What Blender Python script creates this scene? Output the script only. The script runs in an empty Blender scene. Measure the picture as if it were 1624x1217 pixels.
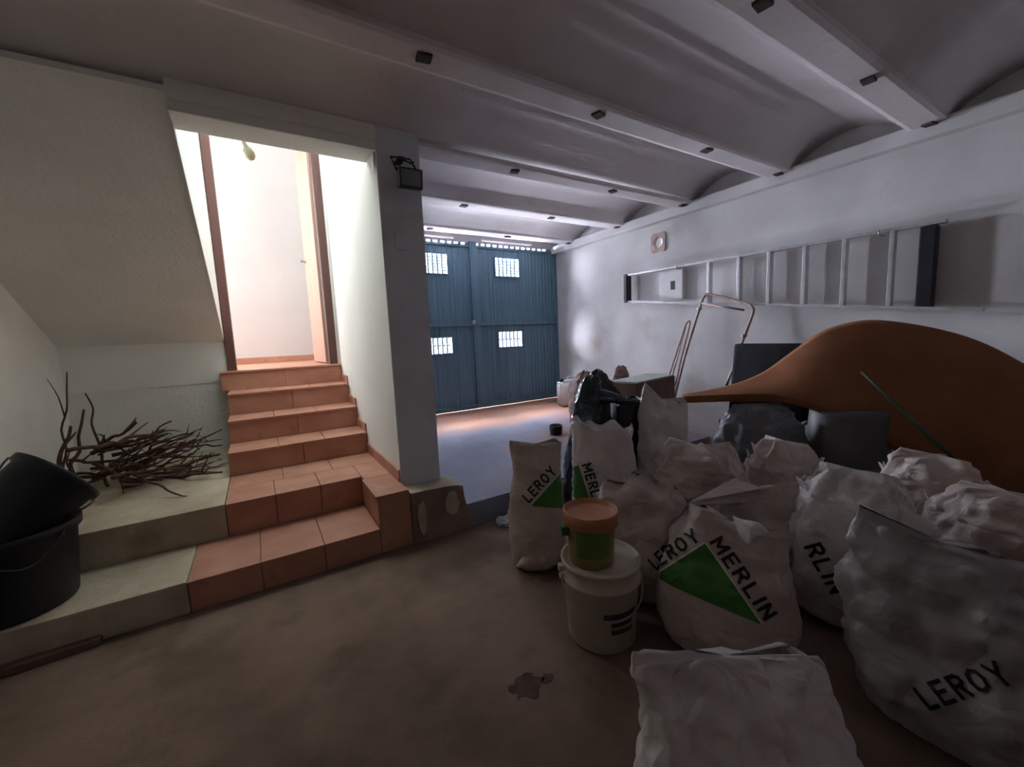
import bpy, bmesh, math, random
from mathutils import Vector, Matrix, noise
from mathutils.bvhtree import BVHTree

# ------------------------------------------------------------------ camera
SC = bpy.context.scene
COL = SC.collection
YAW, PITCH, ROLL, FPX, CAMH = 0.551124, -0.117707, -0.043370, 649.93, 1.35
fwd = Vector((math.sin(YAW) * math.cos(PITCH), math.cos(YAW) * math.cos(PITCH), math.sin(PITCH)))
r0 = Vector((math.cos(YAW), -math.sin(YAW), 0)); u0 = r0.cross(fwd)
rgt = r0 * math.cos(ROLL) + u0 * math.sin(ROLL)
upv = -r0 * math.sin(ROLL) + u0 * math.cos(ROLL)
CAM = Vector((0, 0, CAMH))
cd = bpy.data.cameras.new('camera'); cam = bpy.data.objects.new('camera', cd); COL.objects.link(cam)
cam.matrix_world = Matrix(((rgt.x, upv.x, -fwd.x, 0), (rgt.y, upv.y, -fwd.y, 0), (rgt.z, upv.z, -fwd.z, CAMH), (0, 0, 0, 1)))
cd.sensor_fit = 'HORIZONTAL'; cd.sensor_width = 36.0; cd.lens = 36.0 * FPX / 1624.0; cd.clip_start = 0.02
SC.camera = cam

# ------------------------------------------------------------------ world, lights, exposure
w = bpy.data.worlds.new('sky'); SC.world = w; w.use_nodes = True
wb = w.node_tree.nodes['Background']; wb.inputs[0].default_value = (0.80, 0.84, 1.0, 1); wb.inputs[1].default_value = 1.5
vs = SC.view_settings
vs.view_transform = 'Standard'; vs.look = 'None'; vs.exposure = 0.0; vs.gamma = 1.0; vs.use_curve_mapping = False
try:
    SC.cycles.use_denoising = True
    SC.cycles.max_bounces = 10; SC.cycles.diffuse_bounces = 8
except Exception:
    pass

def area(name, loc, direction, sx, sy, power, color, spread=180):
    l = bpy.data.lights.new(name, 'AREA'); l.shape = 'RECTANGLE'; l.size = sx; l.size_y = sy
    l.energy = power; l.color = color; l.spread = math.radians(spread)
    o = bpy.data.objects.new(name, l); COL.objects.link(o); o.location = loc
    o.rotation_euler = Vector(direction).to_track_quat('-Z', 'Y').to_euler()
    return o

COOL = (0.80, 0.84, 1.0)
# daylight outside the four openings of the gate and the slot above it
for gx, gz, p in ((2.045, 2.31, 56), (3.165, 2.31, 56), (2.045, 1.255, 60), (3.165, 1.29, 60)):
    area('daylight_straight', (gx - (0.16 if gx < 2.5 else 0.05), 5.92, gz), (0.02, -1, 0), 0.42, 0.55, p * 6.4, COOL)
    area('daylight_sky_side', (gx, 5.42, gz + 0.47), (0, -0.26, -0.45), 0.42, 0.34, p * 2.6, COOL)
    area('daylight_ground_side', (gx, 5.42, gz - 0.47), (0, -0.26, 0.45), 0.42, 0.34, p * 5.4, COOL)
for gx in (2.045, 3.165):
    area('daylight_gate_column', (gx - 0.38, 5.44, 1.85), (0.38, -0.28, 0), 0.34, 2.0, 180, COOL)
area('daylight_gate_slot', (2.6, 5.34, 2.665), (0, -1, 0.15), 2.7, 0.05, 30, COOL)
# stairwell skylight and the hall's window
area('daylight_stairwell', (0.24, 3.90, 4.25), (0, 0.0, -1), 0.9, 0.9, 26, (0.93, 1.0, 1.0))
area('daylight_hall_skylight', (-0.1, 5.75, 4.25), (0, 0, -1), 2.2, 1.0, 3, (0.96, 1.0, 1.0))
area('daylight_hall_window', (-0.80, 6.33, 2.55), (0.30, -1, -0.05), 0.9, 2.2, 84, (0.96, 1.0, 1.0))

# ------------------------------------------------------------------ helpers
def px(x, y, d):
    """point seen at photograph pixel (x, y), d metres along the optical axis"""
    return CAM + (fwd + rgt * ((x - 812) / FPX) - upv * ((y - 608.5) / FPX)) * d

def pxp(x, y, ax, v):
    r = fwd + rgt * ((x - 812) / FPX) - upv * ((y - 608.5) / FPX)
    return CAM + r * ((v - CAM[ax]) / r[ax])

def tag(o, label=None, cat=None, group=None, kind=None):
    if label: o['label'] = label
    if cat: o['category'] = cat
    if group: o['group'] = group
    if kind: o['kind'] = kind
    return o

def thing(name, loc, label, cat, group=None, kind=None):
    o = bpy.data.objects.new(name, None); COL.objects.link(o); o.location = loc; o.empty_display_size = 0.1
    return tag(o, label, cat, group, kind)

def wloc(o):
    v = Vector(o.location)
    while o.parent:
        o = o.parent; v = v + Vector(o.location)
    return v

def obj(name, bm, mat, parent=None, smooth=False, origin=None):
    """link a bmesh given in world coordinates"""
    me = bpy.data.meshes.new(name)
    if origin is None:
        if parent is not None: origin = wloc(parent)
        else:
            xs = [v.co for v in bm.verts]
            origin = Vector(((min(c.x for c in xs) + max(c.x for c in xs)) / 2, (min(c.y for c in xs) + max(c.y for c in xs)) / 2, min(c.z for c in xs)))
    origin = Vector(origin)
    for v in bm.verts: v.co -= origin
    bmesh.ops.recalc_face_normals(bm, faces=bm.faces)
    if smooth:
        for f in bm.faces: f.smooth = True
    bm.to_mesh(me); bm.free()
    me.materials.append(mat)
    o = bpy.data.objects.new(name, me); COL.objects.link(o)
    if parent is not None:
        o.parent = parent; o.location = origin - wloc(parent)
    else: o.location = origin
    return o

def B(): return bmesh.new()

def box(bm, x0, x1, y0, y1, z0, z1, bev=0.0):
    n = bmesh.new()
    bmesh.ops.create_cube(n, size=1.0)
    for v in n.verts:
        v.co = Vector((x0 if v.co.x < 0 else x1, y0 if v.co.y < 0 else y1, z0 if v.co.z < 0 else z1))
    if bev > 0:
        bmesh.ops.bevel(n, geom=list(n.edges), offset=bev, segments=2, profile=0.7, affect='EDGES')
    join(bm, n); return bm

def join(bm, n, mat=None):
    n.verts.ensure_lookup_table()
    mp = {}
    for v in n.verts: mp[v] = bm.verts.new((mat @ v.co) if mat else v.co)
    for f in n.faces:
        nf = bm.faces.new([mp[v] for v in f.verts]); nf.smooth = f.smooth
    n.free()

def obox(bm, c, ax, ay, az, hx, hy, hz, bev=0.0):
    n = bmesh.new(); bmesh.ops.create_cube(n, size=2.0)
    for v in n.verts: v.co = Vector((v.co.x * hx, v.co.y * hy, v.co.z * hz))
    if bev > 0: bmesh.ops.bevel(n, geom=list(n.edges), offset=bev, segments=2, profile=0.7, affect='EDGES')
    ax, ay, az = Vector(ax).normalized(), Vector(ay).normalized(), Vector(az).normalized()
    m = Matrix(((ax.x, ay.x, az.x, c[0]), (ax.y, ay.y, az.y, c[1]), (ax.z, ay.z, az.z, c[2]), (0, 0, 0, 1)))
    join(bm, n, m); return bm

def tube(bm, pts, rad, seg=8, cap=True):
    pts = [Vector(p) for p in pts]
    rads = rad if isinstance(rad, (list, tuple)) else [rad] * len(pts)
    rings = []; prev = None
    for i, p in enumerate(pts):
        t = (pts[min(i + 1, len(pts) - 1)] - pts[max(i - 1, 0)])
        if t.length < 1e-9: t = Vector((0, 0, 1))
        t.normalize()
        if prev is None:
            a = t.orthogonal().normalized()
        else:
            a = (prev - t * prev.dot(t)); a = a.normalized() if a.length > 1e-6 else t.orthogonal().normalized()
        prev = a; b = t.cross(a)
        rings.append([bm.verts.new(p + (a * math.cos(2 * math.pi * k / seg) + b * math.sin(2 * math.pi * k / seg)) * rads[i]) for k in range(seg)])
    for i in range(len(rings) - 1):
        for k in range(seg):
            f = bm.faces.new((rings[i][k], rings[i][(k + 1) % seg], rings[i + 1][(k + 1) % seg], rings[i + 1][k])); f.smooth = True
    if cap:
        bm.faces.new(rings[0][::-1]); bm.faces.new(rings[-1])
    return bm

def smoothpath(pts, n=6):
    pts = [Vector(p) for p in pts]; out = []
    P = [pts[0]] + pts + [pts[-1]]
    for i in range(1, len(P) - 2):
        for k in range(n):
            t = k / n
            out.append(0.5 * ((2 * P[i]) + (P[i + 1] - P[i - 1]) * t + (2 * P[i - 1] - 5 * P[i] + 4 * P[i + 1] - P[i + 2]) * t * t + (3 * P[i] - P[i - 1] - 3 * P[i + 1] + P[i + 2]) * t ** 3))
    out.append(pts[-1]); return out

def lathe(bm, prof, c=(0, 0, 0), axis=(0, 0, 1), seg=40):
    """prof: list of (radius, height); closed at both ends where radius is 0"""
    az = Vector(axis).normalized(); ax = az.orthogonal().normalized(); ay = az.cross(ax); c = Vector(c)
    rings = []
    for r, h in prof:
        if r <= 1e-6: rings.append([bm.verts.new(c + az * h)])
        else: rings.append([bm.verts.new(c + az * h + (ax * math.cos(2 * math.pi * k / seg) + ay * math.sin(2 * math.pi * k / seg)) * r) for k in range(seg)])
    for i in range(len(rings) - 1):
        a, b = rings[i], rings[i + 1]
        for k in range(seg):
            k2 = (k + 1) % seg
            if len(a) == 1 and len(b) == 1: continue
            if len(a) == 1: f = bm.faces.new((a[0], b[k2], b[k]))
            elif len(b) == 1: f = bm.faces.new((a[k], a[k2], b[0]))
            else: f = bm.faces.new((a[k], a[k2], b[k2], b[k]))
            f.smooth = True
    return bm

def prism(bm, poly, d):
    """extrude a 3D polygon by vector d"""
    d = Vector(d); a = [bm.verts.new(Vector(p)) for p in poly]; b = [bm.verts.new(Vector(p) + d) for p in poly]
    bm.faces.new(a); bm.faces.new(b[::-1])
    for i in range(len(a)):
        j = (i + 1) % len(a); bm.faces.new((a[i], b[i], b[j], a[j]))
    return bm

def plate(bm, us, vs_, holes, P, thick):
    """a plate on a (u,v) break grid with rectangular holes; P(u,v)->Vector ; thick vector"""
    us = sorted(set(round(u, 5) for u in us)); vs_ = sorted(set(round(v, 5) for v in vs_))
    solid = {}
    for i in range(len(us) - 1):
        for j in range(len(vs_) - 1):
            cu, cv = (us[i] + us[i + 1]) / 2, (vs_[j] + vs_[j + 1]) / 2
            solid[(i, j)] = not any(h[0] < cu < h[1] and h[2] < cv < h[3] for h in holes)
    fv, bv = {}, {}
    t = Vector(thick)
    def F(i, j):
        if (i, j) not in fv: fv[(i, j)] = bm.verts.new(P(us[i], vs_[j])); bv[(i, j)] = bm.verts.new(P(us[i], vs_[j]) + t)
        return fv[(i, j)]
    def K(i, j): F(i, j); return bv[(i, j)]
    for (i, j), s in solid.items():
        if not s: continue
        bm.faces.new((F(i, j), F(i + 1, j), F(i + 1, j + 1), F(i, j + 1)))
        bm.faces.new((K(i, j), K(i, j + 1), K(i + 1, j + 1), K(i + 1, j)))
        for (di, dj, a, b) in ((-1, 0, (i, j), (i, j + 1)), (1, 0, (i + 1, j), (i + 1, j + 1)), (0, -1, (i, j), (i + 1, j)), (0, 1, (i, j + 1), (i + 1, j + 1))):
            if not solid.get((i + di, j + dj), False):
                bm.faces.new((F(*a), F(*b), K(*b), K(*a)))
    return bm

# ------------------------------------------------------------------ materials
def mat(name, c1, c2=None, scale=4.0, rough=0.8, detail=6, bump=0.0, bscale=30.0, spec=0.3, ramp=(0.35, 0.65), metal=0.0,
        c3=None, s3=12.0, r3=(0.6, 0.75), stretch=None):
    m = bpy.data.materials.new(name); m.use_nodes = True; nt = m.node_tree; N = nt.nodes; L = nt.links
    bs = N['Principled BSDF']; bs.inputs['Roughness'].default_value = rough; bs.inputs['Metallic'].default_value = metal
    bs.inputs['Specular IOR Level'].default_value = spec
    tc = N.new('ShaderNodeTexCoord'); src = tc.outputs['Object']
    if stretch:
        mp = N.new('ShaderNodeMapping'); mp.inputs['Scale'].default_value = stretch; L.new(src, mp.inputs[0]); src = mp.outputs[0]
    out = None
    if c2 is None:
        bs.inputs['Base Color'].default_value = (*c1, 1)
    else:
        n = N.new('ShaderNodeTexNoise'); n.inputs['Scale'].default_value = scale; n.inputs['Detail'].default_value = detail
        L.new(src, n.inputs['Vector'])
        r = N.new('ShaderNodeValToRGB'); r.color_ramp.elements[0].position = ramp[0]; r.color_ramp.elements[1].position = ramp[1]
        r.color_ramp.elements[0].color = (*c1, 1); r.color_ramp.elements[1].color = (*c2, 1)
        L.new(n.outputs['Fac'], r.inputs[0]); out = r.outputs[0]
        if c3 is not None:
            n3 = N.new('ShaderNodeTexNoise'); n3.inputs['Scale'].default_value = s3; n3.inputs['Detail'].default_value = 8
            L.new(src, n3.inputs['Vector'])
            r3n = N.new('ShaderNodeValToRGB'); r3n.color_ramp.elements[0].position = r3[0]; r3n.color_ramp.elements[1].position = r3[1]
            L.new(n3.outputs['Fac'], r3n.inputs[0])
            mx = N.new('ShaderNodeMix'); mx.data_type = 'RGBA'; mx.inputs[7].default_value = (*c3, 1)
            L.new(r3n.outputs[0], mx.inputs[0]); L.new(out, mx.inputs[6]); out = mx.outputs[2]
        L.new(out, bs.inputs['Base Color'])
    if bump > 0:
        nb = N.new('ShaderNodeTexNoise'); nb.inputs['Scale'].default_value = bscale; nb.inputs['Detail'].default_value = 8
        L.new(src, nb.inputs['Vector'])
        b = N.new('ShaderNodeBump'); b.inputs['Strength'].default_value = bump; b.inputs['Distance'].default_value = 0.02
        L.new(nb.outputs['Fac'], b.inputs['Height']); L.new(b.outputs[0], bs.inputs['Normal'])
    return m

def bagmat(name, c1, c2, rough=0.45, c3=(0.25, 0.2, 0.13), r3=(0.58, 0.8), s3=3.0, spec=0.4, cs=9):
    m = mat(name, c1, c2, 3.0, rough, 5, 0, spec=spec, c3=c3, s3=s3, r3=r3)
    nt = m.node_tree; N = nt.nodes; L = nt.links; bs = N['Principled BSDF']
    tc = N.new('ShaderNodeTexCoord')
    nz = N.new('ShaderNodeTexNoise'); nz.inputs['Scale'].default_value = 5; L.new(tc.outputs['Object'], nz.inputs['Vector'])
    ad = N.new('ShaderNodeMix'); ad.data_type = 'RGBA'; ad.blend_type = 'ADD'; ad.inputs[0].default_value = 0.35
    L.new(tc.outputs['Object'], ad.inputs[6]); L.new(nz.outputs['Color'], ad.inputs[7])
    v = N.new('ShaderNodeTexVoronoi'); v.feature = 'F2'; v.inputs['Scale'].default_value = cs; L.new(ad.outputs[2], v.inputs['Vector'])
    n2 = N.new('ShaderNodeTexNoise'); n2.inputs['Scale'].default_value = 26; n2.inputs['Detail'].default_value = 6; L.new(tc.outputs['Object'], n2.inputs['Vector'])
    b1 = N.new('ShaderNodeBump'); b1.inputs['Strength'].default_value = 0.55; b1.inputs['Distance'].default_value = 0.025; L.new(v.outputs['Distance'], b1.inputs['Height'])
    b2 = N.new('ShaderNodeBump'); b2.inputs['Strength'].default_value = 0.3; b2.inputs['Distance'].default_value = 0.01
    L.new(n2.outputs['Fac'], b2.inputs['Height']); L.new(b1.outputs[0], b2.inputs['Normal']); L.new(b2.outputs[0], bs.inputs['Normal'])
    return m

M = {}
M['plaster'] = mat('white_plaster', (0.80, 0.82, 0.79), (0.87, 0.88, 0.85), 2.5, 0.9, 8, 0.25, 40, 0.15, c3=(0.70, 0.70, 0.65), s3=1.3, r3=(0.58, 0.85))
M['plaster_r'] = mat('stained_white_plaster', (0.60, 0.58, 0.57), (0.76, 0.75, 0.74), 1.6, 0.9, 9, 0.12, 30, 0.15, c3=(0.40, 0.33, 0.28), s3=1.1, r3=(0.60, 0.80))
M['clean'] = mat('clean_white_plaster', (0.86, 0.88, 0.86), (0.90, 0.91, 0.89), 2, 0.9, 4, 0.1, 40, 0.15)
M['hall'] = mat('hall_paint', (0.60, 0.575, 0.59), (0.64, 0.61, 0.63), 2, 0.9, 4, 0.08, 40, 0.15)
M['pillar'] = mat('grey_plaster', (0.66, 0.70, 0.75), (0.74, 0.78, 0.83), 2.2, 0.9, 8, 0.3, 35, 0.15, c3=(0.55, 0.53, 0.50), s3=2.0, r3=(0.6, 0.8))
M['ceil'] = mat('ceiling_limewash', (0.70, 0.66, 0.66), (0.79, 0.75, 0.75), 1.5, 0.9, 8, 0.15, 25, 0.1, c3=(0.48, 0.42, 0.40), s3=0.9, r3=(0.58, 0.8))
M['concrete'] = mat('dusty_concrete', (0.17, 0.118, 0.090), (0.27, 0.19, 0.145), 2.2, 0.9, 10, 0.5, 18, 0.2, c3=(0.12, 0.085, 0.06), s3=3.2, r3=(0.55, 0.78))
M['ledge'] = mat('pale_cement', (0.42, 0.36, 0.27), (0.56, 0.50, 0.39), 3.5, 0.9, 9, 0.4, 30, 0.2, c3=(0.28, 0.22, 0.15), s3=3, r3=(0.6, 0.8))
M['riserc'] = mat('darkened_cement', (0.24, 0.17, 0.13), (0.34, 0.26, 0.20), 3.5, 0.9, 9, 0.4, 30, 0.2)  # darkened for the footing's shade and to cut bounce off the back wall
M['terra'] = mat('terracotta_tile', (0.44, 0.205, 0.14), (0.53, 0.275, 0.195), 5, 0.55, 6, 0.05, 40, 0.4, c3=(0.40, 0.18, 0.12), s3=9, r3=(0.6, 0.75))
M['grout'] = mat('tile_grout', (0.30, 0.20, 0.15), (0.36, 0.25, 0.19), 8, 0.9, 4, 0.2, 60, 0.1)
M['jamb'] = mat('brown_door_frame', (0.10, 0.045, 0.04), (0.14, 0.065, 0.055), 6, 0.5, 6, 0.05, 40, 0.4, stretch=(1, 1, 0.1))
M['leaf'] = mat('pinkish_wood_door', (0.55, 0.33, 0.26), (0.62, 0.40, 0.32), 6, 0.5, 6, 0.03, 40, 0.4, stretch=(4, 4, 0.3))
M['steel'] = mat('dull_steel', (0.35, 0.35, 0.35), (0.5, 0.5, 0.5), 10, 0.4, 4, 0, spec=0.5, metal=0.8)
M['black'] = mat('black_plastic', (0.012, 0.012, 0.016), (0.02, 0.02, 0.026), 5, 0.45, 4, 0.05, 40, 0.4)
M['tub'] = mat('dark_blue_black_plastic', (0.010, 0.012, 0.020), (0.022, 0.024, 0.036), 5, 0.5, 5, 0.1, 40, 0.4)
M['gate'] = mat('dark_teal_painted_steel', (0.075, 0.145, 0.195), (0.10, 0.175, 0.23), 3, 0.5, 5, 0.05, 50, 0.45, stretch=(5, 1, 0.4))
M['alu'] = mat('aluminium', (0.50, 0.49, 0.49), (0.62, 0.61, 0.61), 14, 0.4, 4, 0, spec=0.5, metal=0.6)
M['rust'] = mat('rusty_tube', (0.36, 0.24, 0.20), (0.50, 0.40, 0.36), 12, 0.6, 8, 0.1, 80, 0.4, metal=0.3)
M['brown'] = mat('orange_brown_mat', (0.215, 0.092, 0.045), (0.265, 0.118, 0.06), 4, 0.95, 8, 0.35, 120, 0.05)
M['white'] = mat('white_plastic', (0.72, 0.71, 0.70), (0.80, 0.79, 0.78), 6, 0.45, 4, 0.02, 40, 0.45)
M['bucket'] = mat('off_white_bucket', (0.50, 0.43, 0.34), (0.58, 0.51, 0.42), 5, 0.5, 6, 0.05, 40, 0.4, c3=(0.34, 0.27, 0.19), s3=5, r3=(0.6, 0.8))
M['tubgreen'] = mat('yellow_green_tub', (0.20, 0.17, 0.05), (0.27, 0.23, 0.08), 5, 0.5, 6, 0.05, 40, 0.4)
M['greenlab'] = mat('green_label', (0.09, 0.15, 0.03), (0.12, 0.19, 0.05), 9, 0.5)
M['orange'] = mat('orange_lid', (0.42, 0.16, 0.06), (0.50, 0.21, 0.09), 6, 0.5, 6, 0.1, 40, 0.4, c3=(0.55, 0.30, 0.18), s3=8, r3=(0.6, 0.75))
M['label'] = mat('dark_printed_label', (0.06, 0.04, 0.05), (0.09, 0.065, 0.075), 14, 0.6)
M['sack'] = bagmat('pale_sack', (0.52, 0.435, 0.385), (0.64, 0.555, 0.50))
M['sackw'] = bagmat('white_sack', (0.64, 0.59, 0.57), (0.76, 0.71, 0.69), r3=(0.66, 0.9))
M['sackshade'] = bagmat('shaded_grey_sack', (0.34, 0.325, 0.335), (0.44, 0.42, 0.43), 0.28, r3=(0.6, 0.85), s3=5, spec=0.6, cs=7)  # foreground shade put into a darker, greyer film colour
M['tarp'] = bagmat('dark_grey_tarp', (0.09, 0.10, 0.11), (0.15, 0.15, 0.155), 0.55, r3=(0.8, 0.95))
M['bluebag'] = bagmat('glossy_blue_black_film', (0.010, 0.025, 0.034), (0.016, 0.036, 0.048), 0.2, c3=(0.02, 0.04, 0.05), spec=0.6)
M['blackbag'] = bagmat('black_bag', (0.014, 0.012, 0.016), (0.028, 0.024, 0.028), 0.5, c3=(0.03, 0.02, 0.02))
M['greenbag'] = bagmat('dark_green_bag', (0.010, 0.022, 0.012), (0.018, 0.034, 0.018), 0.7, c3=(0.012, 0.02, 0.012))
M['rag'] = bagmat('brown_rag', (0.17, 0.11, 0.09), (0.27, 0.19, 0.16), 0.8)
M['greenprint'] = mat('green_print', (0.045, 0.17, 0.03), (0.06, 0.21, 0.045), 8, 0.5)
M['blackprint'] = mat('black_print', (0.012, 0.012, 0.012), (0.02, 0.02, 0.02), 8, 0.5)
M['whiteprint'] = mat('white_print', (0.72, 0.70, 0.66), (0.78, 0.76, 0.72), 8, 0.5)
M['card'] = mat('brown_cardboard', (0.15, 0.095, 0.075), (0.20, 0.13, 0.10), 5, 0.85, 6, 0.05, 60, 0.15)
M['cardtop'] = mat('pale_green_grey_board', (0.36, 0.40, 0.36), (0.44, 0.47, 0.43), 5, 0.7, 6, 0.03, 60, 0.2)
M['bark'] = mat('dry_bark', (0.085, 0.045, 0.035), (0.15, 0.09, 0.07), 14, 0.9, 8, 0.6, 60, 0.1)
M['drum'] = mat('dark_grey_plastic', (0.075, 0.072, 0.075), (0.10, 0.095, 0.098), 5, 0.5, 5, 0.03, 40, 0.35)
M['green_stick'] = mat('green_coated_stick', (0.03, 0.05, 0.025), (0.045, 0.065, 0.035), 9, 0.5)
M['patch'] = mat('rusty_plate', (0.055, 0.040, 0.040), (0.10, 0.075, 0.07), 30, 0.7, 5, 0.2, 80, 0.2)
M['blackpad'] = mat('black_fabric', (0.010, 0.010, 0.013), (0.018, 0.018, 0.021), 9, 0.8, 5, 0.15, 120, 0.15)
M['glass'] = mat('lamp_glass', (0.10, 0.13, 0.13), (0.13, 0.16, 0.16), 6, 0.25, 3, 0, spec=0.5)
M['paper'] = mat('pale_blue_paper', (0.36, 0.40, 0.44), (0.46, 0.50, 0.54), 9, 0.7, 5, 0.1, 50, 0.2)
M['stain'] = mat('dark_dried_spill', (0.085, 0.055, 0.045), (0.13, 0.088, 0.068), 20, 0.8, 6, 0.1, 50, 0.2)
M['grime'] = mat('greenish_bulb', (0.16, 0.16, 0.10), (0.24, 0.24, 0.16), 14, 0.5)

# far floor: blue-grey that turns reddish by the gate, with a ragged border
def farfloor():
    m = mat('far_floor', (0.22, 0.225, 0.29), (0.31, 0.315, 0.40), 1.8, 0.55, 10, 0.3, 16, 0.35, c3=(0.36, 0.22, 0.17), s3=1.6, r3=(0.50, 0.66))
    nt = m.node_tree; N = nt.nodes; L = nt.links; bs = N['Principled BSDF']
    link = bs.inputs['Base Color'].links[0]; base = link.from_socket
    tc = N.new('ShaderNodeTexCoord'); sp = N.new('ShaderNodeSeparateXYZ'); L.new(tc.outputs['Object'], sp.inputs[0])
    nz = N.new('ShaderNodeTexNoise'); nz.inputs['Scale'].default_value = 1.6; nz.inputs['Detail'].default_value = 8; L.new(tc.outputs['Object'], nz.inputs['Vector'])
    ma = N.new('ShaderNodeMath'); ma.operation = 'MULTIPLY_ADD'; ma.inputs[1].default_value = 0.9; L.new(nz.outputs['Fac'], ma.inputs[0]); L.new(sp.outputs[1], ma.inputs[2])
    mr = N.new('ShaderNodeMapRange'); mr.inputs[1].default_value = 0.55; mr.inputs[2].default_value = 0.95; L.new(ma.outputs[0], mr.inputs[0])
    mx = N.new('ShaderNodeMix'); mx.data_type = 'RGBA'; mx.inputs[7].default_value = (0.46, 0.24, 0.165, 1)
    L.new(mr.outputs[0], mx.inputs[0]); L.new(base, mx.inputs[6]); L.new(mx.outputs[2], bs.inputs['Base Color'])
    return m
M['far'] = farfloor()

# ------------------------------------------------------------------ setting
XL, XR = -1.376, 4.05          # side walls
YG, YB = 5.16, -2.7            # gate plane, back wall
YS = 2.565                     # edge of the raised levels
YP = 2.72                      # front of pillar and lintel
ZB = 2.625                     # underside of the ceiling beams
SX0, SX1 = -0.262, 0.755       # stair width
PX1 = 1.03                     # pillar's right face
YA = 4.79                      # back of the alcove
YD = 4.78                      # door wall
ZL = 0.383; Z1 = 0.171; ZT = 1.125

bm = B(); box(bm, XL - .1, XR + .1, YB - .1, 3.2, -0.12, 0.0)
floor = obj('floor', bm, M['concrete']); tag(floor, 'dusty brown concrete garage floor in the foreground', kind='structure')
bm = B(); prism(bm, [(SX1 + .0, YS, .0), (SX1, YS, Z1), (SX1, YG + .1, 0.335), (SX1, YG + .1, 0)], (XR + .1 - SX1, 0, 0))
f2 = obj('floor_raised', bm, M['far']); tag(f2, 'bluish floor rising to the gate, one step up', kind='structure')

rs = random.Random(9)
for sx_, sy_, sr in ((835, 1088, .075), (868, 1076, .03)):
    p = pxp(sx_, sy_, 2, 0); b = B(); n_ = 22
    prism(b, [(p.x + sr * math.cos(2 * math.pi * i / n_) * rs.uniform(.6, 1.25), p.y + sr * .8 * math.sin(2 * math.pi * i / n_) * rs.uniform(.6, 1.25), -.002) for i in range(n_)], (0, 0, .0035))
    obj('stain', b, M['stain'], floor)
# left wall, back wall
bm = B(); box(bm, XL - .12, XL, YB, YA + .1, -.1, 3.2); tag(obj('wall_left', bm, M['plaster']), 'white plaster wall at the far left', kind='structure')
bm = B(); box(bm, XL - .12, XR + .12, YB - .12, YB, -.1, 3.2); tag(obj('wall_back', bm, M['riserc']), 'unseen wall behind the viewer, coloured dark to cut bounced light', kind='structure')  # unseen; dark colour chosen to keep bounced light low
# right wall with the round vent's hole
vy, vz = 3.228, 2.335
bm = B(); plate(bm, [YB, vy - .075, vy + .075, YG + .2], [-.1, vz - .085, vz + .085, 3.2], [(vy - .075, vy + .075, vz - .085, vz + .085)], lambda u, v: Vector((XR, u, v)), (0.14, 0, 0))
tag(obj('wall_right', bm, M['plaster_r']), 'stained white plaster wall with the ladder hung on it', kind='structure')
bm = B(); box(bm, XR - .085, XR + .01, YB, YG + .05, 2.548, 2.655, .012)
tag(obj('trim_1', bm, M['plaster_r']), 'plastered ledge along the top of the ladder wall', kind='structure')
# wall above the gate (slots let daylight in over the gate)
bm = B(); plate(bm, [PX1 - .1, 1.5, 2.36, 2.78, 3.62, XR + .1], [2.62, 2.652, 2.676, 3.2], [(1.5, 2.36, 2.652, 2.676), (2.78, 3.62, 2.652, 2.676)], lambda u, v: Vector((u, YG, v)), (0, 0.12, 0))
tag(obj('wall_front', bm, M['ceil']), 'strip of wall with two daylight slots above the gate', kind='structure')
# pillar wall between stairs and garage
bm = B(); box(bm, SX1, PX1, YP, YG + .1, 0.0, 4.3)
pil = obj('wall_pillar', bm, M['pillar']); tag(pil, 'grey plastered pillar beside the stairs', kind='structure')
bm = B(); box(bm, SX1 - .006, SX1, YP + .004, YD, ZL + .0, 4.3)
tag(obj('wall_stair_right', bm, M['clean']), 'bright white stairwell wall on the right of the steps', kind='structure')
# lintel above the stair opening
bm = B(); box(bm, SX0 - .0, SX1, YP, YP + .22, 2.53, ZB + .2, .012)
tag(obj('trim_2', bm, M['plaster']), 'plastered lintel over the stair opening', kind='structure')
bm = B(); box(bm, SX0, SX1, YP - .018, YP + .02, 2.585, ZB + .03, .012)
tag(obj('trim_3', bm, M['plaster']), 'raised plaster band along the lintel', kind='structure')
# soffit of the upper flight over the alcove and the lit side of that flight
bm = B(); prism(bm, [(XL - .02, YP, ZB + .02), (XL - .02, YP, ZB - .01), (XL - .02, YA + .02, 1.39), (XL - .02, YA + .14, 1.39), (XL - .02, YA + .14, ZB + .4)], (SX0 - XL + .02, 0, 0))
tag(obj('ceiling_alcove', bm, M['plaster']), 'sloping plastered underside of the upper flight', kind='structure')
bm = B(); prism(bm, [(SX0, YP + .02, ZB - .04), (SX0, YA + .02, 1.392), (SX0, YA + .1, ZT), (SX0, YD + .1, ZT), (SX0, YD + .1, 4.3), (SX0, YP + .02, 4.3)], (-.006 + .012, 0, 0))
tag(obj('wall_stair_left', bm, M['clean']), 'bright stairwell wall on the left of the doorway', kind='structure')
bm = B(); box(bm, XL, SX0 + .02, YA, YA + .12, ZL - .4, 1.45)
tag(obj('wall_alcove', bm, M['plaster']), 'plaster wall at the back of the alcove behind the branches', kind='structure')
# stairwell shell above
bm = B(); box(bm, SX0 - .02, SX1 + .1, YP + .02, YP + .1, ZB + .1, 4.3); tag(obj('wall_stair_front', bm, M['clean']), kind='structure', label='upper stairwell wall above the lintel')
bm = B(); box(bm, -1.5, 1.4, YP, 6.6, 4.3, 4.4); tag(obj('ceiling_stairwell', bm, M['clean']), kind='structure', label='white stairwell and hall ceiling')
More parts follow.
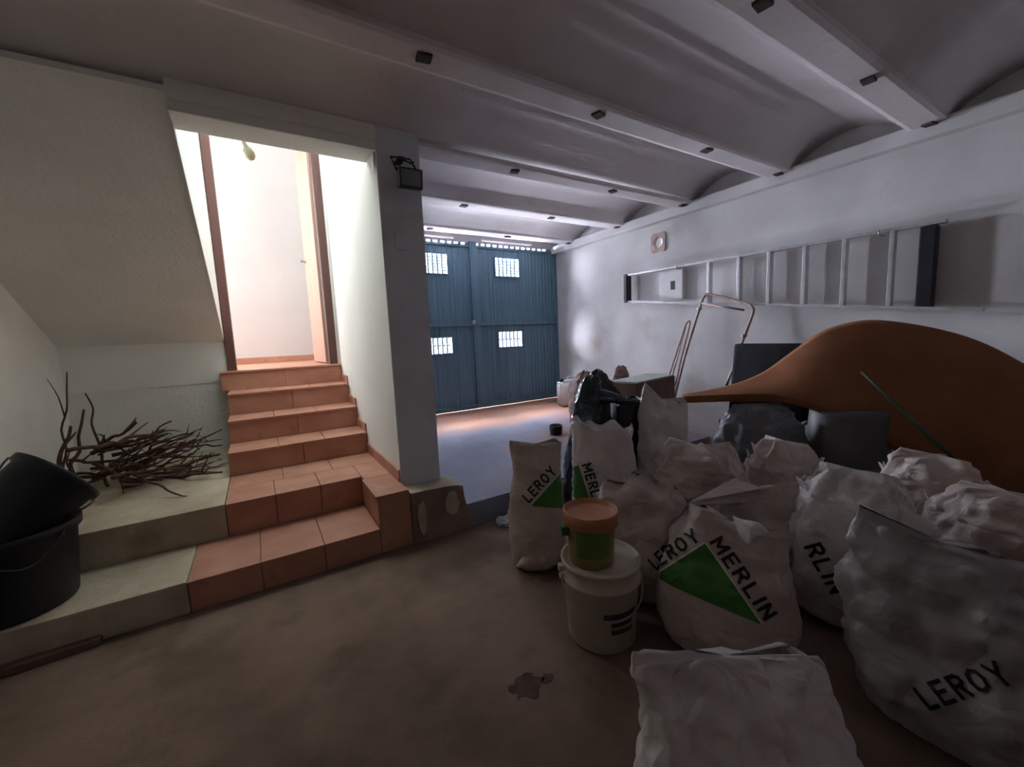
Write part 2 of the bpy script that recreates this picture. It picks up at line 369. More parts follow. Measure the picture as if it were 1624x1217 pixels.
# hall behind the door
YH = 6.4
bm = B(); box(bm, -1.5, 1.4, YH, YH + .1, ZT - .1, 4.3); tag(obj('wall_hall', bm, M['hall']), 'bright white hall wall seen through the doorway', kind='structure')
bm = B(); box(bm, -1.5, -1.4, YD + .1, YH, ZT - .1, 4.3); tag(obj('wall_hall_left', bm, M['clean']), 'white hall wall on the left, out of view', kind='structure')
bm = B(); box(bm, 1.2, 1.3, YD, YH, ZT - .1, 4.3); tag(obj('wall_hall_right', bm, M['clean']), 'white hall wall on the right, out of view', kind='structure')
bm = B(); box(bm, -1.5, SX0 + .0, YD, YD + .1, ZT - .1, 4.3); box(bm, SX1 - .0, 1.3, YG + .1, YG + .2, ZT - .1, 4.3); box(bm, SX0, SX1, YD + .02, YD + .1, 3.62, 4.3)
tag(obj('wall_door', bm, M['clean']), 'white wall around the hall doorway', kind='structure')
bm = B(); box(bm, SX0 - .02, 1.3, YD - .02, YH, ZT - .1, ZT - .002); box(bm, -1.5, SX0 - .02, YA + .13, YH, ZT - .1, ZT - .002); hf = tag(obj('floor_hall', bm, M['terra']), 'tiled hall floor beyond the door', kind='structure')
bm = B(); box(bm, -1.4, 1.2, YH - .015, YH, ZT, ZT + .075, .004); tag(obj('baseboard_hall', bm, M['terra']), 'terracotta skirting along the hall wall', kind='structure')

# ceiling: shallow barrel vaults between plastered beams
beams = [0.889 + 0.93 * k for k in range(-4, 5)]
BW = 0.205
def vault(x0, x1, ks):
    bm = B(); prof = []
    for k in ks:
        ya, yb = beams[k] + BW, (beams[k + 1] if k + 1 < len(beams) else YG + .12)
        if k + 1 >= len(beams): yb = max(yb, ya + .3)
        for i in range(15):
            t = i / 14; a = math.pi * t
            prof.append((ya - .01 + (yb - ya + .02) * t, ZB + .018 + .165 * (math.sin(a) ** 0.75)))
    top = 3.05
    lo0 = [bm.verts.new((x0, y, z)) for y, z in prof]; lo1 = [bm.verts.new((x1, y, z)) for y, z in prof]
    hi0 = [bm.verts.new((x0, y, top)) for y, z in prof]; hi1 = [bm.verts.new((x1, y, top)) for y, z in prof]
    for i in range(len(prof) - 1):
        f = bm.faces.new((lo0[i], lo1[i], lo1[i + 1], lo0[i + 1])); f.smooth = True
        bm.faces.new((hi0[i], hi0[i + 1], hi1[i + 1], hi1[i])); bm.faces.new((lo0[i], lo0[i + 1], hi0[i + 1], hi0[i])); bm.faces.new((lo1[i], hi1[i], hi1[i + 1], lo1[i + 1]))
    bm.faces.new((lo0[0], hi0[0], hi1[0], lo1[0])); bm.faces.new((lo0[-1], lo1[-1], hi1[-1], hi0[-1]))
    return bm
ceil = obj('ceiling', vault(XL - .05, XR + .05, range(0, 6)), M['ceil'], origin=(1.3, 1, 2.6))
tag(ceil, 'limewashed ceiling of shallow vaults between plastered beams', kind='structure')
obj('vault', vault(PX1 - .02, XR + .05, range(6, 9)), M['ceil'], ceil)
for k, y in enumerate(beams):
    x0 = XL - .05 if y < 2.75 else PX1 - .02
    bm = B(); box(bm, x0, XR + .04, y, y + BW, ZB, ZB + .3, .032)
    for v in bm.verts:
        if v.co.z < ZB + .1: v.co.z += 0.006 * noise.noise(Vector((v.co.x, v.co.y * 3, 0)))
    bo = obj('beam', bm, M['ceil'], ceil)
    if y < 0: continue
    for j, x in enumerate((0.776, 1.850, 2.917, 3.94)):
        if x < x0 + .2: continue
        n = bmesh.new(); s = .030
        rot = Matrix.Rotation(random.Random(k * 9 + j).uniform(-.4, .4), 4, 'Z')
        bb = bmesh.new(); box(bb, -s * 1.15, s * 1.15, -s, s, -.012, .01, .004); join(n, bb, Matrix.Translation((x, y + .085, ZB)) @ rot)
        obj('fixing_plate', n, M['patch'], bo)

# ------------------------------------------------------------------ steps
# concrete ledges left of the tiles (alcove floor and its lower step)
TX = -0.42   # tiles of the lowest step begin here
bm = B(); box(bm, XL, SX0 - .003, 3.035, YA + .05, 0, ZL, .012); tag(obj('floor_alcove', bm, M['ledge']), 'pale cement ledge under the branches', kind='structure')
bm = B(); box(bm, XL, TX - .002, YS, 3.04, 0, Z1, .012); tag(obj('floor_ledge', bm, M['ledge']), 'pale cement step beneath the black tubs', kind='structure')

st = thing('staircase', (0.25, YS, 0), 'terracotta tiled steps climbing to the hall doorway', 'stairs')
G = .004
def tiles_x(x0, x1, n): 
    s = (x1 - x0) / n
    return [(x0 + i * s + G / 2, x0 + (i + 1) * s - G / 2) for i in range(n)]
core = B()
# lowest step, block with landing, flight
noses = [(3.66, .563), (4.00, .751), (4.337, .940), (4.667, ZT)]
box(core, TX, .55, YS + .018, 3.05, 0, Z1 - .015)
box(core, SX0, SX1 - .008, 3.035 + .015, 4.8, 0, ZL - .015); box(core, .55 + .012, SX1 - .008, YS + .018, 3.06, 0, ZL - .015)
for i, (y, z) in enumerate(noses):
    box(core, SX0, SX1 - .008, y + .03, YA, ZL - .02, z - .016)
obj('core', core, M['grout'], st)
def tile(name, *a, par=st):
    b = B(); box(b, *a, .0035); return obj(name, b, M['terra'], par)
for a, b_ in tiles_x(TX, .55, 3):
    tile('tread_tile', a, b_, YS - .012, 3.047, Z1 - .016, Z1)
    tile('riser_tile', a, b_, YS + .004, YS + .02, 0.0, Z1 - .018)
for a, b_ in tiles_x(SX0, .55, 3):
    tile('riser_tile', a, b_, 3.035, 3.05, Z1 + .001, ZL - .018)
    tile('tread_tile', a, b_, 3.022, 3.345, ZL - .016, ZL)
for a, b_ in tiles_x(SX0, SX1 - .01, 3):
    tile('tread_tile', a, b_, 3.349, 3.69, ZL - .016, ZL)
tile('tread_tile', .538, SX1 - .008, YS - .012, 2.95, ZL - .016, ZL)
tile('tread_tile', .552, SX1 - .008, 2.954, 3.345, ZL - .016, ZL)
tile('riser_tile', .552, SX1, YS + .002, YS + .018, .001, ZL - .018)
tile('side_tile', .55, .566, YS + .004, 2.80, Z1 + .001, ZL - .018); tile('side_tile', .55, .566, 2.804, 3.034, Z1 + .001, ZL - .018)
for i, (y, z) in enumerate(noses):
    zp = ZL if i == 0 else noses[i - 1][1]
    yn = noses[i + 1][0] + .02 if i < 3 else YD + .0
    xl = SX0 - (.055 if i == 3 else 0)
    for a, b_ in tiles_x(xl, SX1 - .01, 3):
        tile('tread_tile', a, b_, y, yn, z - .018, z)
    for a, b_ in tiles_x(xl, SX1 - .01, 2):
        tile('riser_tile', a, b_, y + .015, y + .03, zp + .001, z - .019)
    # skirting pieces stepping up the right wall
    if i < 3: tile('skirting_tile', SX1 - .02, SX1 - .007, y + .03, yn + .03, z + .001, z + .075)
tile('skirting_tile', SX1 - .02, SX1 - .007, YP + .004, 3.2, ZL + .001, ZL + .085)
tile('skirting_tile', SX1 - .02, SX1 - .007, 3.204, 3.668, ZL + .001, ZL + .085)
b = B(); box(b, SX0 - .06, SX0 + .02, 4.69, YA, ZT - .13, ZT - .02, .012); obj('slab_edge', b, M['ledge'], st)

# rough cement footing under the pillar
b = B(); box(b, SX1 + .004, 1.12, YS - .02, YP + .1, 0, .352, .0)
bmesh.ops.subdivide_edges(b, edges=b.edges[:], cuts=7, use_grid_fill=True)
for v in b.verts:
    c = v.co; k = max(0, c.x - .95) / .17
    c += Vector((.012 * noise.noise(c * 9), .012 * noise.noise(c * 8 + Vector((5, 0, 0))), .010 * noise.noise(c * 7 + Vector((0, 7, 0)))))
    if c.z > .2: c.z -= .03 * k * k
    c.x += .05 * (1 - c.z / .35) * k
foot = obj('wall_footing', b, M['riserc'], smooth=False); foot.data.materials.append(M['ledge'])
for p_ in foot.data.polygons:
    if p_.normal.z > .6: p_.material_index = 1  # shade painted in: sides stay dark, upward faces get the paler cement
tag(foot, 'rough cement footing at the foot of the pillar', kind='structure')
for x0, x1, z0, z1, sd in ((.79, .85, .05, .30, 1), (.985, 1.085, .13, .31, 2)):
    b = B(); rr = random.Random(sd); n = 14
    poly = [((x0 + x1) / 2 + (x1 - x0) / 2 * math.cos(a) * rr.uniform(.8, 1.1), YS - .036, (z0 + z1) / 2 + (z1 - z0) / 2 * math.sin(a) * rr.uniform(.85, 1.1)) for a in [2 * math.pi * i / n for i in range(n)]]
    prism(b, poly, (0, .02, 0)); obj('cement_patch', b, M['ledge'], foot)

# ------------------------------------------------------------------ doorway into the hall
dr = thing('door_1', (0.25, YD, ZT), 'brown wooden door frame with pinkish door opened into the hall', None, kind='structure')
b = B(); box(b, -.252, -.183, YD - .03, YD + .12, ZT, 3.6, .006); obj('jamb', b, M['jamb'], dr)
b = B(); box(b, .652, .728, YD - .03, YD + .12, ZT, 3.6, .006); obj('jamb', b, M['jamb'], dr)
b = B(); box(b, -.252, .728, YD - .03, YD + .12, 3.56, 3.64, .006); obj('head', b, M['jamb'], dr)
b = B(); box(b, .729, .752, YD - .02, YD + .02, ZT, 3.6, .004); obj('stop_strip', b, M['clean'], dr)
p0, p1 = Vector((.650, YD + .12, 0)), Vector((.615, 5.66, 0)); dv = (p1 - p0).normalized(); dn = Vector((dv.y, -dv.x, 0))
b = B(); cc = (p0 + p1) / 2; obox(b, (cc.x, cc.y, (ZT + .012 + 3.55) / 2), dv, dn, (0, 0, 1), (p1 - p0).length / 2, .019, (3.55 - ZT - .012) / 2, .003)
lf = obj('leaf', b, M['leaf'], dr)
hp = p0 + dv * ((p1 - p0).length - .07) - dn * .02 + Vector((0, 0, 2.33))
b = B(); tube(b, [hp, hp - dn * .05, hp - dn * .055 - dv * .02, hp - dn * .055 - dv * .12], .009, 8); lathe(b, [(0, 0), (.024, 0), (.024, .006), (0, .006)], hp, -dn, 16)
tag(obj('handle', b, M['steel'], lf), 'dark lever handle')

# hanging bulb in the hall
bl = Vector((.134, 5.6, 3.50))
t = thing('hanging_bulb', bl, 'dusty bulb on a thin flex hanging in the hall doorway', 'lamp')
b = B(); tube(b, smoothpath([bl + Vector((-.03, 0, .8)), bl + Vector((-.03, 0, .3)), bl + Vector((-.012, 0, .10))]), .003, 6); obj('flex', b, M['black'], t)
ax = Vector((-.35, 0, 1)).normalized()
b = B(); lathe(b, [(0, .12), (.018, .115), (.02, .07), (.024, .05)], bl, ax, 16); obj('socket', b, M['grime'], t)
b = B(); lathe(b, [(.022, .052), (.045, .02), (.056, -.02), (.05, -.06), (.028, -.085), (0, -.092)], bl, ax, 20); obj('bulb', b, M['grime'], t)

# torn white paper at the opening's upper corner
b = B(); pts = [(.0, 0), (-.06, .002), (-.11, .0), (-.135, -.03), (-.10, -.018), (-.075, -.065), (-.055, -.03), (-.03, -.125), (-.005, -.08)]
vv = [b.verts.new((SX1 - .012 - .006 * abs(math.sin(i)), YP + .02 - y * 1.3, 2.527 + z)) for i, (y, z) in enumerate(pts)]
fc = b.faces.new(vv); r = bmesh.ops.extrude_face_region(b, geom=[fc]); bmesh.ops.translate(b, verts=[v for v in r['geom'] if isinstance(v, bmesh.types.BMVert)], vec=(-.003, 0, 0))
tag(obj('paper_scrap', b, M['white']), 'torn white paper scrap at the upper corner of the stair opening', 'paper')

# ------------------------------------------------------------------ gate
gt = thing('garage_gate', (2.6, YG, .33), 'dark teal steel garage gate with four barred openings', 'gate')
gh = {'l': [(1.85, 2.235, 2.19, 2.44), (1.85, 2.24, 1.145, 1.352)], 'r': [(2.972, 3.36, 2.19, 2.44), (2.975, 3.366, 1.182, 1.40)]}
def leaf(x0, x1, holes, dash):
    b = B(); us = [x0, x1]; vs2 = [.333, 1.515, 1.535, 2.605 - .012, 2.605 + .010, 2.632]
    hs = list(holes)
    for i in range(dash[2]):
        a = dash[0] + (dash[1] - dash[0]) * i / dash[2]; hs.append((a, a + .055, 2.593, 2.615)); us += [a, a + .055]
    for h in holes: us += [h[0], h[1]]; vs2 += [h[2], h[3]]
    x = x0
    while x < x1: us.append(x); x += .03
    us = sorted(us); o = [us[0]]
    for u in us[1:]:
        if u - o[-1] > .004 or any(abs(u - h[0]) < 1e-6 or abs(u - h[1]) < 1e-6 for h in hs): o.append(u)
    ed = set(round(v, 5) for h in hs for v in h[:2])
    us2 = []
    for u in o: us2.append(u)
    def P(u, v):
        k = int(round(u / .03)); return Vector((u, YG + (0.009 if k % 2 else 0.0), v))
    plate(b, us2, vs2, hs, P, (0, .012, 0)); return b
for nm, x0, x1, dash in (('l', 1.04, 2.622, (1.10, 2.56, 15)), ('r', 2.632, 4.055, (2.672, 3.915, 13))):
    lo = obj('leaf', leaf(x0, x1, gh[nm], dash), M['gate'], gt)
    b = B()
    for a, c in ((x0, x0 + .05), (x1 - .05, x1)): box(b, a, c, YG - .03, YG + .004, .345, 2.632, .004)
    box(b, x0, x1, YG - .025, YG + .004, 1.50, 1.55, .004); box(b, x0, x1, YG - .025, YG + .004, .345, .40, .004); box(b, x0, x1, YG - .022, YG + .003, 2.555, 2.588, .004)
    obj('stile_frame', b, M['gate'], lo)
    for i, h in enumerate(gh[nm]):
        b = B(); f = .014
        for a in ((h[0] - f, h[0], h[2] - f, h[3] + f), (h[1], h[1] + f, h[2] - f, h[3] + f), (h[0], h[1], h[2] - f, h[2]), (h[0], h[1], h[3], h[3] + f)):
            box(b, a[0], a[1], YG - .015, YG + .02, a[2], a[3])
        obj('window_frame', b, M['gate'], lo)
        b = B(); n = 6
        for k in range(1, n):
            x = h[0] + (h[1] - h[0]) * k / n; box(b, x - .010, x + .010, YG + .004, YG + .016, h[2], h[3])
        rows = 5 if i == 0 else 1
        for k in range(1, rows + 1):
            z = h[2] + (h[3] - h[2]) * k / (rows + 1); box(b, h[0], h[1], YG + .014, YG + .022, z - .006, z + .006)
        obj('grille', b, M['gate'], lo)
b = B(); lathe(b, [(0, 0), (.035, 0), (.032, .018), (0, .022)], (2.575, YG - .025, 1.543), (0, -1, 0), 18); tag(obj('lock', b, M['steel'], gt), 'round lock plate')
b = B(); box(b, 2.60, 2.655, YG - .035, YG - .015, .345, 2.632, .004); obj('cover_strip', b, M['gate'], gt)

# ------------------------------------------------------------------ things on the right wall
v = thing('wall_vent', (XR, vy, vz - .095), 'square wall vent with a bright round hole above the ladder', 'vent')
b = B(); n = 28; pr = .062; y0, z0 = vy, vz
inn = [(y0 + pr * math.cos(2 * math.pi * i / n), z0 + pr * math.sin(2 * math.pi * i / n)) for i in range(n)]
def sq(i):
    a = 2 * math.pi * i / n; c, s = math.cos(a), math.sin(a); m = .098 / max(abs(c), abs(s)); return (y0 + c * m, z0 + s * m * 1.08)
out = [sq(i) for i in range(n)]
A_ = [b.verts.new((XR - .016, *p)) for p in inn]; B_ = [b.verts.new((XR - .016, *p)) for p in out]; C_ = [b.verts.new((XR + .03, *p)) for p in inn]; D_ = [b.verts.new((XR + .002, *p)) for p in out]
for i in range(n):
    j = (i + 1) % n
    b.faces.new((A_[i], A_[j], B_[j], B_[i])); b.faces.new((A_[i], C_[i], C_[j], A_[j])); b.faces.new((B_[i], B_[j], D_[j], D_[i]))
obj('plate', b, M['rust'], v)

# meter box
bx = thing('meter_box', (XR, 3.03, 1.66), 'white meter box with a small dark window behind the ladder', 'box')
b = B(); box(b, XR - .05, XR, 2.88, 3.175, 1.662, 1.992, .006); obj('cover', b, M['white'], bx)
b = B(); box(b, XR - .054, XR - .045, 2.975, 3.03, 1.775, 1.87, .002); obj('window', b, M['black'], bx)

# ladder: tapering step ladder hung sideways
LXD = 3.965
ld = thing('ladder', (LXD, 2.2, 1.70), 'aluminium step ladder hung sideways along the wall', 'ladder')
topr = lambda y: 1.978 + (y - .90) * (2.016 - 1.978) / 2.7
botr = lambda y: 1.375 + (y - .60) * (1.700 - 1.375) / 3.0
for nm, fn, y0, y1 in (('rail', topr, .86, 3.62), ('rail', botr, .66, 3.62)):
    b = B(); obox(b, (LXD, (y0 + y1) / 2, (fn(y0) + fn(y1)) / 2), (0, y1 - y0, fn(y1) - fn(y0)), (1, 0, 0), Vector((0, y1 - y0, fn(y1) - fn(y0))).cross(Vector((1, 0, 0))), math.hypot(y1 - y0, fn(y1) - fn(y0)) / 2, .030, .011, .003)
    obj(nm, b, M['alu'], ld)
for y in (2.535, 2.23, 1.96, 1.68, 1.408, 1.125, .84):
    if y < .9: continue
    b = B(); obox(b, (LXD - .006, y, (topr(y) + botr(y)) / 2), (0, 0, 1), (1, 0, 0), (0, 1, 0), (topr(y) - botr(y)) / 2 - .005, .028, .014, .004)
    obj('rung', b, M['alu'], ld)
b = B(); box(b, LXD - .05, LXD + .04, 3.60, 3.645, 1.685, 2.03, .006); tag(obj('top_cap', b, M['black'], ld), 'black plastic end cap')
b = B(); box(b, LXD - .025, LXD + .05, .90, .985, 1.405, 1.962, .008); tag(obj('platform', b, M['black'], ld), 'dark folded platform')
for y in (1.2, 2.9):
    b = B(); tube(b, [(XR + .01, y, topr(y) - .02), (LXD - .04, y, topr(y) - .022), (LXD - .04, y, topr(y) + .01)], .006, 6); obj('hook', b, M['steel'], ld)

# folded tubular frame leaning on the wall
fr = thing('folding_frame', (3.7, 2.5, .25), 'rusty tubular folding frame leaning against the wall', 'frame')
def P_(x, y, X): return pxp(x, y, 0, X)
b = B(); tube(b, smoothpath([P_(1068, 640, 3.66), P_(1085, 570, 3.76), P_(1112, 482, 3.90), P_(1117, 471, 3.91), P_(1126, 467, 3.915), P_(1180, 480, 3.915), P_(1192, 486, 3.91), P_(1194, 497, 3.90), P_(1180, 535, 3.84), P_(1152, 612, 3.74)], 5), .0125, 8); obj('outer_tube', b, M['rust'], fr)
b = B(); tube(b, [P_(1112, 481, 3.90), P_(1180, 492, 3.90)], .010, 8); obj('cross_tube', b, M['rust'], fr)
b = B(); tube(b, smoothpath([P_(1060, 600, 3.70), P_(1084, 525, 3.84), P_(1089, 513, 3.86), P_(1094, 514, 3.86), P_(1080, 570, 3.78), P_(1072, 610, 3.72)], 5), .009, 8); obj('leg_tube', b, M['rust'], fr)
b = B(); tube(b, [P_(1066, 598, 3.71), P_(1088, 518, 3.85)], .006, 6); obj('stay', b, M['rust'], fr)
b = B(); tube(b, [P_(1112, 480, 3.905), P_(1096, 530, 3.85), P_(1070, 612, 3.70)], .010, 8); obj('inner_tube', b, M['rust'], fr)
b = B(); tube(b, [P_(1182, 530, 3.85), P_(1163, 585, 3.74), P_(1150, 612, 3.70)], .008, 8); obj('inner_tube', b, M['rust'], fr)
for q in ((1109, 490, 3.895), (1180, 533, 3.845)):
    b = B(); lathe(b, [(0, -.02), (.017, -.02), (.017, .02), (0, .02)], P_(*q), (1, 0, 0), 10); obj('joint', b, M['rust'], fr)

# black padded case behind the mat
b = B(); c = P_(1235, 600, 3.72); q0 = P_(1166, 545, 3.74); q1 = P_(1290, 548, 3.74)
yc = (q0.y + q1.y) / 2
obox(b, (3.72, yc, q0.z - .33), (0, 1, 0), (-1, 0, .12), (0.12, 0, 1), abs(q0.y - q1.y) / 2, .045, .33, .035)
tag(obj('padded_case', b, M['blackpad'], smooth=True), 'black padded case standing behind the orange-brown mat', 'case')

# ------------------------------------------------------------------ orange-brown mat
def mat_sheet():
    top = [(1082, 626, 3.15), (1150, 613, 3.10), (1205, 593, 3.05), (1250, 562, 3.0), (1300, 527, 2.96), (1350, 511, 2.92), (1400, 508, 2.86), (1480, 520, 2.72), (1550, 540, 2.58), (1624, 577, 2.42), (1740, 650, 2.18)]
    mid = [(1084, 627, 3.08), (1160, 620, 2.97), (1225, 608, 2.88), (1275, 590, 2.80), (1320, 578, 2.74), (1370, 575, 2.68), (1420, 580, 2.62), (1500, 600, 2.50), (1570, 630, 2.38), (1644, 680, 2.22), (1760, 770, 2.0)]
    bot = [(1085, 629, 3.00), (1165, 626, 2.86), (1235, 627, 2.74), (1290, 642, 2.64), (1335, 662, 2.56), (1385, 690, 2.50), (1435, 715, 2.45), (1515, 760, 2.36), (1585, 800, 2.26), (1660, 850, 2.12), (1780, 940, 1.92)]
    rows = []
    for t in [i / 14 for i in range(15)]:
        row = []
        for a, m_, c_ in zip(top, mid, bot):
            A, Mi, C = px(*a), px(*m_), px(*c_)
            ctrl = Mi * 2 - (A + C) / 2
            row.append(A * (1 - t) ** 2 + ctrl * 2 * t * (1 - t) + C * t * t)
        rows.append(smoothpath(row, 5))
    bm = B(); V = [[bm.verts.new(p) for p in r_] for r_ in rows]
    fs = []
    for i in range(len(V) - 1):
        for j in range(len(V[0]) - 1):
            f = bm.faces.new((V[i][j], V[i][j + 1], V[i + 1][j + 1], V[i + 1][j])); f.smooth = True
    bm.normal_update()
    # give it thickness away from the viewer and downward
    back = {}
    for r_ in V:
        for v_ in r_: 
            n = v_.normal.copy()
            if n.dot(CAM - v_.co) > 0: n = -n
            back[v_] = v_.co + n * .03 + Vector((0, 0, -.02))
    V2 = [[bm.verts.new(back[v_]) for v_ in r_] for r_ in V]
    for i in range(len(V) - 1):
        for j in range(len(V[0]) - 1):
            f = bm.faces.new((V2[i][j], V2[i + 1][j], V2[i + 1][j + 1], V2[i][j + 1])); f.smooth = True
    for j in range(len(V[0]) - 1):
        bm.faces.new((V[0][j], V2[0][j], V2[0][j + 1], V[0][j + 1])); bm.faces.new((V[-1][j], V[-1][j + 1], V2[-1][j + 1], V2[-1][j]))
    for i in range(len(V) - 1):
        bm.faces.new((V[i][0], V[i + 1][0], V2[i + 1][0], V2[i][0])); bm.faces.new((V[i][-1], V2[i][-1], V2[i + 1][-1], V[i + 1][-1]))
    return bm
mo = obj('floor_mat', mat_sheet(), M['brown']); tag(mo, 'large orange-brown mat bent in a hump over the pile by the wall', 'mat')
b = B(); tube(b, smoothpath([px(1366, 590, 2.55), px(1420, 640, 2.38), px(1470, 688, 2.24), px(1510, 728, 2.14)]), [.008] * 18 + [.012], 8) if False else tube(b, [px(1366, 590, 2.60), px(1420, 641, 2.44), px(1470, 688, 2.30), px(1530, 745, 2.12)], [.007, .011, .012, .012], 8)
tag(obj('green_stick', b, M['green_stick'], smooth=True), 'thin green stick leaning across the orange-brown mat', 'stick')

# ------------------------------------------------------------------ sacks
PLACED = []
def keys(ks, v):
    for (a, x), (b_, y) in zip(ks, ks[1:]):
        if v <= b_:
            t = (v - a) / (b_ - a); t = t * t * (3 - 2 * t); return x + (y - x) * t
    return ks[-1][1]
PROF = {
 'pinch':  ([(0, .62), (.07, .90), (.3, 1), (.6, .96), (.85, .86), (1, .88)], [(0, .55), (.07, .86), (.3, 1), (.6, .85), (.8, .5), (1, .07)]),
 'gather': ([(0, .60), (.07, .90), (.32, 1), (.55, .93), (.72, .66), (.84, .30), (.90, .24), (1, .42)], [(0, .60), (.07, .90), (.32, 1), (.55, .90), (.72, .58), (.84, .22), (.90, .18), (1, .36)]),
 'open':   ([(0, .62), (.07, .92), (.35, 1), (.7, .97), (.92, .90), (1, .92)], [(0, .60), (.07, .90), (.35, 1), (.7, .95), (.92, .84), (1, .84)]),
 'mound': ([(0, .58), (.08, .90), (.35, 1), (.62, .96), (.82, .84), (.93, .66), (1, .52)], [(0, .56), (.08, .90), (.35, 1), (.62, .94), (.82, .80), (.93, .60), (1, .44)]),
 'pillow': ([(0, .55), (.10, .88), (.4, 1), (.65, .93), (.85, .66), (.95, .40), (1, .12)], [(0, .55), (.10, .88), (.4, 1), (.65, .92), (.85, .62), (.95, .36), (1, .10)]),
}
def sack(name, label, c, wd, dp, h, top='pillow', m='sack', seed=0, lean=(0, 0), yaw=None, ears=(), amp=.030, cat='sack', group=None, N=52, K=84, settle=True, twist=0, rim=.03, fill=-.12, frill=.075):
    c = Vector(c); rr = random.Random(seed); off = Vector((rr.uniform(-50, 50), rr.uniform(-50, 50), rr.uniform(-50, 50)))
    if yaw is None: yaw = math.atan2(c.y, c.x) - math.pi / 2
    ex = Vector((math.cos(yaw), math.sin(yaw), 0)); ey = Vector((-math.sin(yaw), math.cos(yaw), 0))
    kw, kd = PROF[top]; bm = B(); rings = []
    n_exp = 2.5
    for i in range(N + 1):
        v_ = i / N; ring = []
        for k in range(K):
            a = 2 * math.pi * k / K + twist * v_
            ca, sa = math.cos(a), math.sin(a)
            sx = math.copysign(abs(ca) ** (2 / n_exp), ca); sy = math.copysign(abs(sa) ** (2 / n_exp), sa)
            x = sx * wd / 2 * keys(kw, v_); y = sy * dp / 2 * keys(kd, v_); z = h * v_
            if v_ > .75:   # uneven edge, pulled-up corners
                g = (v_ - .75) / .25
                z += g * g * rim * (noise.noise(Vector((ca * 2.2, sa * 2.2, seed))) * 2.0)
                for (eu, eh, ew) in ears:
                    dd = abs((a / (2 * math.pi) - eu + .5) % 1 - .5)
                    z += g * eh * max(0, 1 - dd / ew)
            x += lean[0] * v_ ** 1.6; y += lean[1] * v_ ** 1.6
            q = Vector((x, y, z)); p = c + ex * x + ey * y + Vector((0, 0, z))
            nrm = (ex * ca + ey * sa + Vector((0, 0, .25))).normalized()
            s = Vector((x * 5.0, y * 5.0, z * 2.6)) + off
            fold = 1 - 2 * abs(noise.noise(s)); fold2 = 1 - 2 * abs(noise.noise(s * 2.1 + Vector((9, 3, 1))))
            d, _ = noise.voronoi(Vector((x, y, z)) * 7.5 + off)
            d2, _ = noise.voronoi(Vector((x, y, z * .8)) * 17 + off * 1.3)
            cr = min(.6, d[1] - d[0])
            w_ = min(1, v_ * 6 + .25)
            p += nrm * (amp * w_ * (fold * .8 - .35 + fold2 * .35 + (cr - .3) * .7) + amp * .42 * (min(.5, d2[1] - d2[0]) - .25) + amp * .14 * noise.noise(Vector((x, y, z)) * 34 + off))
            p.z = max(p.z, c.z + .002)
            ring.append(p)
        rings.append(ring)
    if settle:
        for ring in rings:
            for p in ring:
                for tr in PLACED:
                    loc, nr, idx, ds = tr.find_nearest(p, .30)
                    if loc is not None and (p - loc).dot(nr) < 0.003:
                        q = loc + nr * .004
                        if q.z > c.z + .001: p.x, p.y, p.z = q.x, q.y, q.z
    V = [[bm.verts.new(p) for p in ring] for ring in rings]
    for i in range(N):
        for k in range(K):
            f = bm.faces.new((V[i][k], V[i][(k + 1) % K], V[i + 1][(k + 1) % K], V[i + 1][k])); f.smooth = True
    cb = bm.verts.new(sum((v_.co for v_ in V[0]), Vector()) / K)
    for k in range(K): bm.faces.new((V[0][(k + 1) % K], V[0][k], cb))
    tc_ = sum((v_.co for v_ in V[-1]), Vector()) / K
    if top == 'open':   # inside of the mouth
        prev = V[-1]
        for s_, dz in ((.93, fill * .35), (.88, fill)):
            cur = [bm.verts.new(tc_ + (v_.co - tc_) * s_ + Vector((0, 0, dz))) for v_ in V[-1]]
            for k in range(K):
                f = bm.faces.new((prev[k], prev[(k + 1) % K], cur[(k + 1) % K], cur[k])); f.smooth = True
            prev = cur
        ct = bm.verts.new(tc_ + Vector((0, 0, fill)))
        for k in range(K): bm.faces.new((prev[k], prev[(k + 1) % K], ct)).smooth = True
    else:
        ct = bm.verts.new(tc_ + Vector((0, 0, -.012 if top == 'gather' else (.03 if top == 'mound' else .004))))
        for k in range(K): bm.faces.new((V[-1][k], V[-1][(k + 1) % K], ct)).smooth = True
    bm.normal_update()
    tr = BVHTree.FromBMesh(bm); PLACED.append(tr)
    ringp = [v_.co.copy() for v_ in V[int(N * .86)]]; cen = sum(ringp, Vector()) / K
    o = obj(name, bm, M[m], origin=c); tag(o, label, cat, group); o_tree[o.name] = tr
    if top == 'mound' and frill > 0:      # ragged edge of loose film round the mouth
        b = B(); lo_, hi_, l2, h2 = [], [], [], []
        for k, p in enumerate(ringp):
            od = (p - cen); od.z = 0; od = od.normalized() if od.length > 1e-5 else ex
            a = 2 * math.pi * k / K
            q = noise.noise(Vector((math.cos(a) * 3.1, math.sin(a) * 3.1, seed * 1.7))); q2 = noise.noise(Vector((math.cos(a) * 5, math.sin(a) * 5, seed * 2.3)))
            hh = frill * max(.12, .55 + 1.1 * q + .6 * q2)
            up_ = Vector((0, 0, 1)) * .8 + od * (.15 + .5 * q2)
            base = p - od * .006 - Vector((0, 0, .012))
            lo_.append(b.verts.new(base)); hi_.append(b.verts.new(base + up_ * hh)); l2.append(b.verts.new(base - od * .003)); h2.append(b.verts.new(base + up_ * hh - od * .0025))
        for k in range(K):
            j = (k + 1) % K
            for f in ((lo_[k], lo_[j], hi_[j], hi_[k]), (l2[j], l2[k], h2[k], h2[j]), (hi_[k], hi_[j], h2[j], h2[k]), (lo_[j], lo_[k], l2[k], l2[j])): b.faces.new(f).smooth = True
        obj('film_edge', b, M[m], o)
    return o
o_tree = {}

